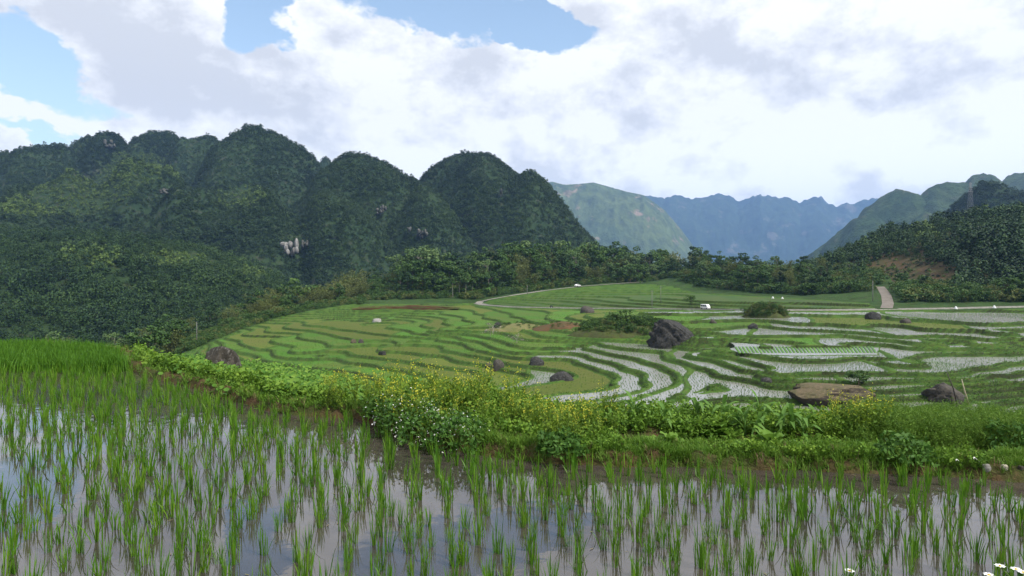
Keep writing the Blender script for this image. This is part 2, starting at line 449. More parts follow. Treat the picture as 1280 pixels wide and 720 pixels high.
# ground hidden from this viewpoint or beyond the terraces, in metres
W += [(-40,60,-15),(0,60,-15),(40,60,-15),(80,60,-15),(-20,35,-12),(20,35,-12),(60,35,-12),(-60,90,-24),(-90,140,-30),(-120,220,-33),(-170,300,-36),(-220,340,-38),
      (-300,300,-40),(-150,150,-36),(-200,420,-38),(-110,390,-26),(-260,470,-38),(-60,45,-22),(-120,80,-34),
      (-80,400,-10),(-40,420,-6),(-75,450,-2),(-20,470,3),(30,480,4),(80,500,4),(-140,460,-16),(120,470,3),(110,430,-1),(140,420,2),(150,370,-2),(175,345,-1),(180,420,6),
      (220,300,-6),(220,240,-9),(260,330,-4),(150,520,4),(0,530,2),(-120,540,-12),(250,500,6)]
W = np.array(W)
_k = {}
for r in W: _k[(round(r[0] / 1.5), round(r[1] / 1.5))] = r
W = np.array(list(_k.values()))
def _phi(r2): return 0.5 * r2 * np.log(r2 + 1e-9)
C = W[:, :2] / 100.0
K = _phi(((C[:, None] - C[None]) ** 2).sum(-1)) + np.eye(len(C)) * 2e-4
Pm = np.column_stack([np.ones(len(C)), C])
A = np.block([[K, Pm], [Pm.T, np.zeros((3, 3))]])
SOL = np.linalg.solve(A, np.concatenate([W[:, 2], np.zeros(3)]))
def valley(x, y):
    """Smooth height (world z) of the valley at x, y."""
    sh = np.shape(x); q = np.column_stack([np.ravel(x), np.ravel(y)]) / 100.0; o = np.empty(len(q))
    for i in range(0, len(q), 20000):
        b = q[i:i + 20000]
        r2 = (b ** 2).sum(1)[:, None] + (C ** 2).sum(1)[None] - 2 * b @ C.T
        o[i:i + 20000] = _phi(np.maximum(r2, 0)) @ SOL[:-3] + SOL[-3] + b @ SOL[-2:]
    return o.reshape(sh) + EYE
def level_of(z):
    ze = z - EYE
    return np.where(ze <= -12.8, (ze + 20) / 0.6, 12 + (ze + 12.8) / 0.8)
TERRACED = [(215,447),(262,428),(300,412),(345,397),(400,386),(440,380),(572,379.5),(600,379),(640,370),(680,364),(722,359),(760,356.5),(800,355),(826,357),(870,366),(940,370),(1000,373),(1085,379),(1095,387),(1180,388),(1450,384),(1450,560),(100,560)]
def roads_flatten(x, y, z):
    for r, hw in ((RL, 2.6), (RU, 2.2), (RS, 1.9)):
        d_, t = line_dist(r[:, :2], x, y)
        i = np.clip(t.astype(int), 0, len(r) - 2); f = t - i
        zr = r[i, 2] * (1 - f) + r[i + 1, 2] * f + EYE
        k = 1 - sstep(hw, hw + 2.5, d_)
        z = z * (1 - k) + zr * k
    return z
def ground_z(x, y):
    """Valley ground without the terrace steps (for placing things)."""
    x = np.atleast_1d(np.asarray(x, float)); y = np.atleast_1d(np.asarray(y, float))
    return roads_flatten(x, y, valley(x, y))

ncol, NU = 1000, None
U = np.linspace(-0.95, 0.95, ncol)
IY = np.concatenate([np.linspace(1 / 30, 1 / 76, 26)[:-1], np.linspace(1 / 76, 1 / 205, 300)[:-1], np.linspace(1 / 205, 1 / 400, 230)[:-1], np.linspace(1 / 400, 1 / 640, 26)])
YY = 1 / IY
gx = U[None, :] * YY[:, None]; gy = np.repeat(YY[:, None], ncol, 1)
gz = valley(gx, gy)
lev = level_of(gz) + (0.20 - 0.10 * sstep(0, 25, gx)) * fbm(gx / 14, gy / 14, 3, 3)
ppx, ppy = CX + F * gx / gy, HY + F * (EYE - gz) / gy
terr = inside(TERRACED, ppx, ppy) & (gy > 66)
# metric distance to the next step up
dl_dx = np.gradient(lev, axis=1) / np.gradient(gx, axis=1)
dl_dy = np.gradient(lev, axis=0) / np.gradient(gy, axis=0) - dl_dx * gx / gy
grad = np.clip(np.hypot(dl_dx, dl_dy), 0.012, 0.6)
li = np.floor(lev); fr = lev - li
rise = (1 - fr) / grad                                  # metres to the foot of the next bank
bank_w = 0.65 + 0.5 * (fbm(gx / 9, gy / 9, 8, 2) + .3)
up = 1 - sstep(0.0, 1.0, rise / np.maximum(bank_w, .35))
lipd = fr / grad                                        # metres from the edge of this terrace
zi = ze_of(li) + EYE; zn = ze_of(li + 1) + EYE
z_step = zi + (zn - zi) * up
lip = (1 - sstep(0.25, 0.75, lipd)) * (0.16 + 0.10 * fbm(gx / 3, gy / 3, 5, 2))
z_step = z_step + lip * (1 - up)
# low bunds across the terraces
right = sstep(650, 780, ppx)
width = np.where(ppx > 800, 30.0, 42.0) * (0.65 + 0.7 * vnoise(li * 7.31, li * 0 + 3, 4))
along = gx * 0.95 - gy * 0.25 + 5.0 * fbm(gx / 22, gy / 22, 12, 2) + vnoise(li * 3.7, li * 0 + 9, 6) * 50
bi = np.floor(along / width); bd = np.abs(along / width - np.round(along / width)) * width
cross = (1 - sstep(0.25, 0.6, bd)) * (gy < 235)
z_step = np.maximum(z_step, zi + 0.17 * cross * (1 - up))
# one level strip with ridged seed beds
strip = inside([(910,431.8),(1099,431.8),(1097,443),(922,443)], ppx, ppy)
z_strip = float(ze_of(9)) + EYE + 0.1
z_step = np.where(strip, z_strip, z_step); li = np.where(strip, 9, li); up = np.where(strip, 0, up); lip = np.where(strip, 0, lip)
lipd = np.where(strip, 9, lipd); rise = np.where(strip, 9, rise); cross = np.where(strip, 0, cross); bi = np.where(strip, 777, bi)
tm = terr.astype(float)
for _ in range(2):                                      # soften the border of the terraced ground
    tm[1:-1, 1:-1] = (tm[1:-1, 1:-1] * 2 + tm[:-2, 1:-1] + tm[2:, 1:-1] + tm[1:-1, :-2] + tm[1:-1, 2:]) / 6
rough = 0.5 * fbm(gx / 6, gy / 6, 21, 4)
z_all = z_step * tm + (gz + rough) * (1 - tm)
z_all = roads_flatten(gx, gy, z_all)
road_d = np.minimum(line_dist(RL[:, :2], gx, gy)[0], line_dist(RU[:, :2], gx, gy)[0])
# heaps and humps that stand on the terraces (x, y, radius, height)
def hump_at(px, py, Y, rx, ry, h): return ((px - CX) / F * Y, Y, rx, ry, h)
flat = (tm > .99) & (up < 0.02) & (lipd > 0.8) & (cross < 0.02) & (road_d > 4.2) & (rise > bank_w)
F4 = grid_faces(len(YY), ncol)
ff = flat.ravel()[F4].all(1)
lf = li.ravel()[F4[:, 0]].astype(int); bf = bi.ravel()[F4[:, 0]].astype(int)
same = (li.ravel()[F4].max(1) == lf) & (bi.ravel()[F4].max(1) == bi.ravel()[F4].min(1))
ff &= same
# connected fields
nfr, nfc = len(YY) - 1, ncol - 1
ffg = ff.reshape(nfr, nfc); idg = np.full((nfr, nfc), -1, np.int32)
run_id = -np.ones((nfr, nfc), np.int32); parent_ = []
def find(a):
    while parent_[a] != a: parent_[a] = parent_[parent_[a]]; a = parent_[a]
    return a
prev = None
for i in range(nfr):
    row = ffg[i]; edge = np.flatnonzero(np.diff(np.concatenate([[0], row.astype(np.int8), [0]])))
    for s_, e_ in zip(edge[::2], edge[1::2]):
        k = len(parent_); parent_.append(k); run_id[i, s_:e_] = k
        if i:
            for o_ in np.unique(run_id[i - 1, s_:e_]):
                if o_ >= 0:
                    a_, b_ = find(k), find(int(o_))
                    if a_ != b_: parent_[max(a_, b_)] = min(a_, b_)
root_ = np.array([find(k) for k in range(len(parent_))] + [-1], np.int32)
idg = root_[run_id]
fid = idg.ravel()
V3 = np.column_stack([gx.ravel(), gy.ravel(), z_all.ravel()])
cells, counts = np.unique(fid[fid >= 0], return_counts=True)
order = cells[np.argsort(-counts)]; csize = dict(zip(cells, counts))
keep = [c for c in order if csize[c] >= 26][:280]
keep_set = np.isin(fid, keep)
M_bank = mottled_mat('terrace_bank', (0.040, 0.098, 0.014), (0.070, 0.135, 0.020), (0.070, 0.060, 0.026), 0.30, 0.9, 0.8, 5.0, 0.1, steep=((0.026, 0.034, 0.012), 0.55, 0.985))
rest_m = ~keep_set
wild = (tm.ravel()[F4[:, 0]] < .5) & (gy.ravel()[F4[:, 0]] > 66)
M_wild = mottled_mat('scrub_ground', (0.026, 0.055, 0.014), (0.040, 0.080, 0.020), (0.060, 0.060, 0.026), 0.12, 0.95, 0.8, 5.0, 0.1)
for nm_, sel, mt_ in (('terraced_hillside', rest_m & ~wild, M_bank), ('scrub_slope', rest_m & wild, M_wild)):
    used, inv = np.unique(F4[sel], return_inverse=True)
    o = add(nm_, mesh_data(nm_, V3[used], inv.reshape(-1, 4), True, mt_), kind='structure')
    if nm_ == 'terraced_hillside': hill_side = o

def paddy_mat(name, wet):
    mt, n, p, o = base_mat(name, 0.75, 0.12)
    oi = n.new('ShaderNodeObjectInfo'); pos = n.new('ShaderNodeNewGeometry').outputs['Position']
    a = n.noise(pos, 0.09, 5.0, 0.6); b = n.noise(n.vscale(pos, 2.2, 0.55, 1.0), 1.1, 5.0, 0.7)
    c = n.mix(n.step(a, 0.35, 0.68), oi.outputs['Color'], n.mix(0.55, oi.outputs['Color'], (0.105, 0.105, 0.022)))
    c = n.mix(n.step(b, 0.42, 0.75), c, n.mix(1.0, c, (0.55, 0.55, 0.55), 'MULTIPLY'))
    if wet:
        water = n.new('ShaderNodeBsdfPrincipled'); water.inputs['Base Color'].default_value = (0.21, 0.21, 0.18, 1)
        water.inputs['Roughness'].default_value = 0.22; water.inputs['IOR'].default_value = 1.4
        sw = n.noise(n.vscale(pos, 1.0, 0.45, 1.0), 0.10, 4.0, 0.55)
        f = n.step(n.add(n.mul(sw, 1.0), n.mul(n.sub(b, .5), 0.8)), n.add(0.46, n.mul(oi.outputs['Random'], 0.16)), n.add(0.82, n.mul(oi.outputs['Random'], 0.16)))
        ms = n.new('ShaderNodeMixShader'); n.put(ms.inputs[0], f)
        n.t.links.new(water.outputs[0], ms.inputs[1]); n.t.links.new(p.outputs[0], ms.inputs[2]); n.t.links.new(ms.outputs[0], o.inputs[0])
    n.put(p.inputs['Base Color'], c)
    return mt
M_wet, M_rice = paddy_mat('flooded_rice', True), paddy_mat('dense_rice', False)
FIELDS = []
order_f = np.argsort(fid[:], kind='stable'); fs = fid[order_f]
for c in keep:
    a_, b_ = np.searchsorted(fs, c), np.searchsorted(fs, c, 'right')
    q = F4[order_f[a_:b_]]; us, iv = np.unique(q, return_inverse=True)
    cx_, cy_ = ppx.ravel()[us].mean(), ppy.ravel()[us].mean()
    r_ = RNG.random(); depth = YY[us // ncol].mean()
    wet = (cx_ > 655 and cy_ > 427 and r_ < .95) or (cx_ > 840 and cy_ > 386 and r_ < .92)
    if 1035 < cx_ < 1110 and 394 < cy_ < 410: wet = False
    if bi.ravel()[us[0]] == 777: wet = True
    o = add('paddy', mesh_data('paddy', V3[us], iv.reshape(-1, 4), True, M_wet if wet else M_rice), hill_side)
    if wet: g = np.array([0.075, 0.175, 0.030]) * RNG.uniform(.85, 1.15)
    else:
        g = np.array([0.060, 0.160, 0.010]) if RNG.random() < .5 else np.array([0.088, 0.122, 0.013])
        if cy_ < 384: g = np.array([0.036, 0.088, 0.016])
        g = g * RNG.uniform(.85, 1.15)
    o.color = (*g, 1)
    FIELDS.append((us, wet, cx_, cy_, depth))

def step_z(x, y):
    x = np.atleast_1d(np.asarray(x, float)); y = np.atleast_1d(np.asarray(y, float))
    j = np.clip(np.round((x / y + .95) / 1.9 * (ncol - 1)).astype(int), 0, ncol - 1); i = np.clip(np.searchsorted(-IY, -1 / y), 0, len(YY) - 1)
    return z_all[i, j]
# rice standing in rows in the flooded fields
M_tuft = leaf_mat('field_rice', (0.040, 0.110, 0.012), (0.070, 0.165, 0.020), (0.105, 0.215, 0.030), 0.25, 0.5, 0.05)
tu = []
for k in range(3):
    r_ = np.random.default_rng(40 + k); g = Geo()
    for b in range(5): random.seed(k * 9 + b); a_ = r_.uniform(0, 6.28); g.blade((r_.uniform(-.05, .05), r_.uniform(-.05, .05), -.02), r_.uniform(.0, .35), r_.uniform(.22, .38), .050, .2, 1, a_)
    tu.append(proto('field_rice', g.mesh('field_rice', M_tuft)))
wet_id = np.zeros(len(V3), bool)
for us, wet, *_ in FIELDS:
    if wet: wet_id[us] = True
xs, ys = [], []
for r0, r1, sp_x, sp_y in ((78, 130, .50, .62), (130, 200, .62, 1.0), (200, 250, .9, 1.5)):
    X_, Y_ = np.meshgrid(np.arange(-150, 190, sp_x), np.arange(r0, r1, sp_y)); X_ = X_ + .12 * Y_; xs.append(X_.ravel()); ys.append(Y_.ravel())
xs, ys = np.concatenate(xs), np.concatenate(ys); xs += RNG.normal(0, .06, len(xs)); ys += RNG.normal(0, .18, len(ys))
jj = np.round((xs / ys + .95) / 1.9 * (ncol - 1)).astype(int); ii = np.searchsorted(-IY, -1 / ys)
ok = (jj >= 0) & (jj < ncol) & (ii < len(YY)); xs, ys, ii, jj = xs[ok], ys[ok], ii[ok], jj[ok]
dens_ = vnoise(xs / 14, ys / 22, 71)
inf = keep_set.reshape(nfr, nfc)[np.clip(ii, 0, nfr - 1), np.clip(jj, 0, nfc - 1)]
ok = (wet_id[ii * ncol + jj] | (inf & (RNG.random(len(xs)) < .45))) & (RNG.random(len(xs)) < np.clip(.05 + 1.0 * dens_, .05, .9)) & (np.abs(xs / ys) < .85) & ~strip.ravel()[ii * ncol + jj]
xs, ys, zz_ = xs[ok], ys[ok], z_all[ii[ok], jj[ok]]
print('field tufts', len(xs), 'fields', len(FIELDS), 'wet', sum(f[1] for f in FIELDS), [(int(f[2]), int(f[3]), len(f[0])) for f in FIELDS if f[2] > 850][:40])
scatter('field_rice', np.column_stack([xs, ys, zz_]), RNG.uniform(.8, 1.2, len(xs)), RNG.uniform(0, 6.28, len(xs)), tu, RNG.integers(0, 3, len(xs)))

# grass hanging over the banks
bv = np.flatnonzero(~strip.ravel() & (tm.ravel() > .9) & (((up.ravel() > .1) & (up.ravel() < .98)) | (lip.ravel() > .08)) & (road_d.ravel() > 4.5) & (gy.ravel() < 260) & (np.abs(gx / gy).ravel() < .82))
bv = RNG.choice(bv, 15000, replace=False)
M_lip = leaf_mat('bank_weeds', (0.030, 0.080, 0.010), (0.060, 0.135, 0.018), (0.110, 0.190, 0.032), 0.25, 0.9, 0.08)
bt = []
for k in range(3):
    r_ = np.random.default_rng(60 + k); g = Geo(); c_ = r_.normal(0, .22, (16, 3)); c_[:, 2] = np.abs(c_[:, 2]) * .8; g.leaves(c_, .26, .3, .4, r_); bt.append(proto('bank_weeds', g.mesh('bank_weeds', M_lip)))
scatter('bank_weeds', V3[bv] + RNG.normal(0, .15, (len(bv), 3)) * [1, 1, .2], RNG.uniform(.25, .8, len(bv)), RNG.uniform(0, 6.28, len(bv)), bt, RNG.integers(0, 3, len(bv)))

# ---------------------------------------------------------------- roads
M_road = mottled_mat('road_concrete', (0.24, 0.225, 0.195), (0.17, 0.16, 0.135), (0.29, 0.27, 0.24), 0.35, 0.9, 0.2, 4.0)
M_kerb = mottled_mat('road_edge', (0.26, 0.25, 0.22), (0.18, 0.175, 0.15), (0.12, 0.13, 0.09), 0.8, 0.9, 0.2, 4.0)
def strip_mesh(name, r, hw, lift, mat, n=120, off=0.0, thick=0.0):
    t = np.linspace(0, len(r) - 1, n); i = np.clip(t.astype(int), 0, len(r) - 2); f = (t - i)[:, None]
    p = r[i] * (1 - f) + r[i + 1] * f
    for _ in range(3): p[1:-1] = (p[:-2] + 2 * p[1:-1] + p[2:]) / 4
    d_ = np.gradient(p[:, :2], axis=0); d_ /= np.linalg.norm(d_, axis=1)[:, None]; nn = np.column_stack([d_[:, 1], -d_[:, 0]])
    g = Geo(); z = p[:, 2] + EYE + lift; c = p[:, :2] + nn * off
    l = np.column_stack([c - nn * hw, z]); r_ = np.column_stack([c + nn * hw, z])
    k = np.arange(n - 1)
    if thick:
        lb, rb = l - [0, 0, thick], r_ - [0, 0, thick]
        v = np.concatenate([lb, l, r_, rb]); q = [np.stack([a * n + k, a * n + k + 1, b * n + k + 1, b * n + k], 1) for a, b in ((1, 0), (2, 1), (3, 2))]
        g.put(v, np.concatenate(q))
    else: g.put(np.concatenate([l, r_]), np.stack([k, n + k, n + k + 1, k + 1], 1))
    return g.mesh(name, mat, True)
road = add('valley_road', strip_mesh('valley_road', RL, 1.9, 0.10, M_road, 200), kind='structure')
part('kerb', strip_mesh('kerb', RL, 0.2, 0.26, M_kerb, 200, 2.4, 0.9), road)
part('kerb', strip_mesh('kerb', RL, 0.2, 0.24, M_kerb, 200, -2.4, 0.7), road)
add('upper_road', strip_mesh('upper_road', RU, 1.9, 0.14, M_road, 160), kind='structure')
M_lane = mottled_mat('lane_gravel', (0.15, 0.13, 0.105), (0.20, 0.175, 0.15), (0.11, 0.095, 0.075), 0.5, 0.95, 0.3, 5.0)
add('side_road', strip_mesh('side_road', RS, 1.75, 0.12, M_lane, 60), kind='structure')
# the broad ground under and beyond everything, out to the horizon
M_far = mottled_mat('valley_floor', (0.035, 0.075, 0.022), (0.05, 0.095, 0.03), (0.06, 0.07, 0.03), 0.004, 0.95, 0.0)
g = Geo(); S = 16000.0; k = np.linspace(-S, S, 33); X_, Y_ = np.meshgrid(k, k)
g.put(np.column_stack([X_.ravel(), Y_.ravel(), np.full(X_.size, -62.0)]), grid_faces(33, 33))
add('ground', g.mesh('ground', M_far), kind='structure')

# ================================================================ hills and mountains
def profile(pl, px):
    pl = np.asarray(pl, float); return np.interp(px, pl[:, 0], pl[:, 1])

def hill_grid(px0, px1, y0, y1, nx, ny):
    px = np.linspace(px0, px1, nx)[None, :] * np.ones((ny, 1)); Y = np.linspace(y0, y1, ny)[:, None] * np.ones((1, nx))
    return px, Y, (px - CX) / F * Y
def fit_skyline(px, X, Y, z, line, base, trees=0.0, taps=7):
    """Raise or lower each column a little so that the skyline follows the photograph's."""
    elev = (z - EYE) / Y; k = elev.argmax(0); j = np.arange(z.shape[1])
    top = (HY - profile(line, px[0])) / F
    ztop = z[k, j]; want = EYE + top * Y[k, j] - trees
    s = np.clip((want - base) / np.maximum(ztop - base, 5), 0.4, 1.8)
    s = np.convolve(np.pad(s, taps // 2, 'edge'), np.ones(taps) / taps, 'valid')
    return base + (z - base) * s[None, :]
def hill(name, X, Y, z, mat):
    ny, nx = z.shape
    return add(name, mesh_data(name, np.column_stack([X.ravel(), Y.ravel(), z.ravel()]), grid_faces(ny, nx), True, mat), kind='structure')
def domes(X, Y, peaks, base, rough, scale, seed):
    wx = X + 30 * fbm(X / 160, Y / 160, seed, 3); wy = Y + 30 * fbm(X / 160 + 9, Y / 160, seed + 1, 3)
    z = np.full(X.shape, base * 1.0)
    for px, py, yy, rx, p in peaks:
        cx = (px - CX) / F * yy; h = EYE + (HY - py) / F * yy - base
        r = np.hypot((wx - cx) / rx, (wy - yy) / (rx * 1.15))
        z = np.maximum(z, base + h * (1 - np.minimum(r, 1.6) ** p)) if p else z
    z = np.maximum(z, base)
    return z + rough * fbm(X / scale, Y / scale, seed + 4, 5, 0.55)

M_forest_floor = mottled_mat('forest_floor', (0.020, 0.040, 0.014), (0.030, 0.055, 0.018), (0.045, 0.050, 0.022), 0.03, 0.95, 0.4, 4.0, 0.1)
M_karst = mottled_mat('karst_ground', (0.020, 0.040, 0.018), (0.028, 0.050, 0.020), (0.05, 0.055, 0.035), 0.03, 0.95, 0.4, 4.0, 0.1, steep=((0.075, 0.075, 0.065), 0.22, 0.42))

# --- the karst range on the left
SKY_KARST = [(-200,205),(-60,195),(0,190),(40,182),(90,180),(110,170),(130,164),(148,168),(160,178),(175,168),(195,163),(222,168),(235,174),(262,168),(280,177),(296,163),(312,157),(335,161),(350,167),(375,182),(395,197),(405,199),(420,200),(430,192),(447,189),(470,195),(490,207),(505,219),(520,226),(535,212),(555,199),(580,190),(610,190),(628,203),(640,218),(648,218),(662,212),(678,221),(690,237),(715,268),(740,297),(765,325),(800,345)]
PEAKS = [(-120,190,1250,260,1.5),(-20,188,1200,200,1.5),(50,181,1180,190,1.4),(130,164,1230,150,1.5),(95,178,1240,150,1.6),(196,163,1330,150,1.7),(262,168,1290,125,1.7),(312,157,1130,170,1.35),(352,166,1150,160,1.5),
         (180,196,960,170,1.25),(250,230,860,150,1.4),(90,225,930,190,1.4),(330,240,850,150,1.4),(415,199,1500,120,1.5),(450,189,1010,165,1.45),(480,199,1000,150,1.6),(430,240,860,120,1.5),(535,240,930,110,1.6),
         (578,190,1080,165,1.8),(612,190,1060,160,1.9),(662,212,1010,150,1.7),(700,250,960,110,1.6),(-140,250,820,260,1.4),(20,250,800,190,1.5)]
px, Yk, Xk = hill_grid(-190, 860, 680, 1520, 300, 150)
zk = domes(Xk, Yk, PEAKS, -60.0, 15.0, 95.0, 41)
zk = fit_skyline(px, Xk, Yk, zk, SKY_KARST, -62.0, 3.0, 5)
hill('karst_hills', Xk, Yk, zk, M_karst)

# --- the lower wooded hill in front of it
SKY_LOW = [(-200,275),(0,283),(40,290),(75,291),(100,289),(150,292),(200,297),(240,303),(265,310),(290,318),(330,335),(355,347),(380,358),(420,375),(470,400)]
pl_, Yl, Xl = hill_grid(-190, 470, 330, 720, 180, 110)
t = sstep(340, 620, Yl) ** 0.8 * (1 - 0.35 * sstep(630, 720, Yl))
zl = -42 + (EYE + (HY - profile(SKY_LOW, pl_)) / F * 615 + 42) * t + 9 * fbm(Xl / 60, Yl / 60, 51, 4) * sstep(340, 450, Yl)
zl = fit_skyline(pl_, Xl, Yl, zl, SKY_LOW, -45.0, 5.0)
hill('wooded_hill', Xl, Yl, zl, M_forest_floor)

# --- the wooded hill on the right, with a cleared patch
SKY_RIGHT = [(930,372),(980,350),(1010,330),(1030,317),(1060,306),(1090,294),(1120,287),(1160,279),(1200,273),(1240,269),(1280,263),(1450,250)]
pr, Yr, Xr = hill_grid(930, 1450, 215, 620, 170, 120)
foot = np.interp(pr, [930, 1000, 1085, 1098, 1118, 1135, 1160, 1200, 1280, 1450], [400, 370, 335, 326, 306, 285, 262, 246, 236, 230])
top = EYE + (HY - profile(SKY_RIGHT, pr)) / F * 470
g0 = np.interp(pr, [930, 1085, 1118, 1160, 1280, 1450], [-6, -4, -6, -8.5, -8.8, -9])
t = np.clip((Yr - foot) / (480 - foot), 0, 1.6); t = np.where(t < 1, np.sin(np.clip(t, 0, 1) * math.pi / 2) ** 1.2, 1 - 0.35 * (t - 1))
zr = np.where(Yr < foot, g0 - 4 - 0.25 * (foot - Yr), g0 + (top - g0) * t + 4 * fbm(Xr / 40, Yr / 40, 61, 4) * np.clip(t * 3, 0, 1))
zr = fit_skyline(pr, Xr, Yr, zr, SKY_RIGHT, -10.0, 5.5)
M_clear = mottled_mat('cleared_soil', (0.085, 0.056, 0.030), (0.060, 0.055, 0.024), (0.045, 0.066, 0.020), 0.10, 0.95, 0.5, 4.0, 0.1)
hill('wooded_slope', Xr, Yr, zr, M_clear)

# --- a dark cone behind it
SKY_CONE = [(1100,320),(1150,290),(1175,270),(1190,258),(1205,243),(1220,231),(1236,223),(1252,227),(1264,236),(1278,240),(1290,236),(1330,225),(1400,235),(1480,260)]
pc, Yc, Xc = hill_grid(1090, 1480, 850, 1250, 110, 60)
zc = domes(Xc, Yc, [(1238,223,1030,150,1.5),(1262,236,1010,140,1.5),(1330,224,1060,170,1.5),(1200,262,980,110,1.5),(1400,230,1060,190,1.5)], -60.0, 10.0, 80.0, 71)
zc = fit_skyline(pc, Xc, Yc, zc, SKY_CONE, -62.0, 4.0)
hill('cone_hill', Xc, Yc, zc, M_karst)

# --- the hazy ridge on the right and the far range, bare of separate trees at this distance
def far_mat(name, c1, c2, c3, sc, s2):
    mt, n, p, o = base_mat(name, 0.95, 0.05)
    pos = n.new('ShaderNodeNewGeometry').outputs['Position']
    a = n.noise(pos, sc, 6.0, 0.6); b = n.noise(n.vscale(pos, 1, 1, .6), s2, 6.0, 0.7); e = n.noise(n.vadd(pos, 50, 80, 3), s2 * .4, 6.0, 0.65)
    c = n.mix(n.step(a, 0.4, 0.6), c1, c2); c = n.mix(n.step(e, 0.57, 0.66), c, c3); c = n.mix(n.step(b, .35, .7), n.mix(1.0, c, (.5, .5, .5), 'MULTIPLY'), c)
    n.put(p.inputs['Base Color'], c)
    bp = n.new('ShaderNodeBump'); bp.inputs['Strength'].default_value = 1.0; bp.inputs['Distance'].default_value = 25
    n.put(bp.inputs['Height'], b); n.t.links.new(bp.outputs[0], p.inputs['Normal'])
    return mt
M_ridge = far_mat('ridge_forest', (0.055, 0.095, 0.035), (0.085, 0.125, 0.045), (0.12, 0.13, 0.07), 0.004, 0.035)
M_range = far_mat('range_forest', (0.030, 0.055, 0.030), (0.045, 0.075, 0.035), (0.16, 0.15, 0.12), 0.0015, 0.012)
M_scar = far_mat('range_sunlit_meadow', (0.12, 0.16, 0.055), (0.09, 0.13, 0.05), (0.34, 0.25, 0.17), 0.0022, 0.012)  # meadow and scar colours, made paler to paint a sunlit slope
SKY_RIDGE = [(960,352),(1000,325),(1025,309),(1045,293),(1060,280),(1075,266),(1090,254),(1107,243),(1122,237),(1135,238),(1148,244),(1162,234),(1180,227),(1197,231),(1215,219),(1232,217),(1245,222),(1262,220),(1285,213),(1340,205),(1480,215)]
pd, Yd, Xd = hill_grid(950, 1480, 1900, 3300, 170, 90)
zd = domes(Xd, Yd, [(1124,237,2500,330,1.25),(1184,227,2450,330,1.3),(1225,217,2650,360,1.4),(1290,212,2750,420,1.4),(1380,205,2750,480,1.4),(1090,275,2350,260,1.3),(1240,260,2150,330,1.3),(1160,270,2200,260,1.3)], -62.0, 55.0, 210.0, 81)
zd = fit_skyline(pd, Xd, Yd, zd, SKY_RIDGE, -62.0)
hill('hazy_ridge', Xd, Yd, zd, M_ridge)
SKY_NEARFAR = [(560,225),(640,235),(690,227),(706,231),(722,230),(742,228),(760,233),(785,240),(805,244),(830,262),(850,285),(870,312),(890,335),(930,350)]
pe, Ye, Xe = hill_grid(560, 950, 4700, 6300, 300, 100)
ridge_ = EYE + (HY - profile(SKY_NEARFAR, pe)) / F * 5700
t = np.clip((Ye - 4700) / 1000, 0, 2); t = np.where(t < 1, np.sin(t * math.pi / 2) ** 1.2, 1 - 0.6 * (t - 1))
zs = -62 + (ridge_ + 62) * t + 170 * fbm(Xe / 520, Ye / 520, 91, 6, .62) * np.clip(t * 3, 0, 1)
zs = fit_skyline(pe, Xe, Ye, zs, SKY_NEARFAR, -62.0, 0, 3)
hill('meadow_mountain', Xe, Ye, zs, M_scar)
SKY_FAR = [(600,238),(690,240),(760,238),(800,243),(830,248),(845,243),(860,248),(880,247),(895,242),(912,244),(922,252),(934,248),(950,243),(970,247),(985,246),(1000,254),(1012,247),(1026,246),(1036,254),(1046,258),(1058,253),(1068,255),(1080,250),(1100,247),(1130,250),(1180,240),(1300,240)]
pf, Yf, Xf = hill_grid(600, 1300, 7800, 10600, 420, 90)
ridge_ = EYE + (HY - profile(SKY_FAR, pf)) / F * 9600
t = np.clip((Yf - 7800) / 1800, 0, 2); t = np.where(t < 1, np.sin(t * math.pi / 2) ** 1.1, 1 - 0.6 * (t - 1))
zf = -62 + (ridge_ + 62) * t + 290 * fbm(Xf / 840, Yf / 840, 101, 7, .62) * np.clip(t * 3, 0, 1)
zf = fit_skyline(pf, Xf, Yf, zf, SKY_FAR, -62.0, 0, 9)
hill('far_mountains', Xf, Yf, zf, M_range)

# ---------------------------------------------------------------- forest on the nearer hills: crowns that read as one mass
def crown_mesh(name, mat, r, h, nclump, nleaf, leaf, rng, core=0.0):
    g = Geo()
    a = rng.uniform(0, 2 * math.pi, nclump); zz = rng.uniform(-0.55, 1.0, nclump); rr = np.sqrt(np.maximum(0.05, 1 - zz * zz)) * rng.uniform(.35, .8, nclump)
    c = np.column_stack([np.cos(a) * rr * r, np.sin(a) * rr * r, h * (0.5 + 0.42 * zz)])
    cr = r * rng.uniform(.32, .55, nclump)
    k = rng.integers(0, nclump, nleaf); d_ = rng.normal(size=(nleaf, 3)); d_ /= np.linalg.norm(d_, axis=1)[:, None]
    d_[:, 2] = np.where(d_[:, 2] < -0.3, -d_[:, 2], d_[:, 2])
    p = c[k] + d_ * (cr[k] * rng.uniform(.75, 1.05, nleaf))[:, None]
    g.leaves(p, leaf, 0.5, 0.75, rng, d_ * 1.2)
    return g.mesh(name, mat)
M_canopy = leaf_mat('hill_canopy', (0.008, 0.024, 0.007), (0.024, 0.058, 0.013), (0.060, 0.105, 0.024), 0.0, 1.3, 0.012)
M_canopy_k = leaf_mat('karst_canopy', (0.008, 0.022, 0.007), (0.021, 0.048, 0.013), (0.050, 0.088, 0.022), 0.0, 1.3, 0.007)
rg = np.random.default_rng(5)
CROWNS = [proto('canopy_crown', crown_mesh('canopy_crown', M_canopy, 2.4 + .45 * k, 4.8 + .9 * k, 8, 210, 0.70, rg)) for k in range(4)]
CROWNS_K = [proto('canopy_crown', crown_mesh('canopy_crown', M_canopy_k, 2.5 + .35 * k, 4.4 + .6 * k, 6, 100, 0.95, rg)) for k in range(4)]
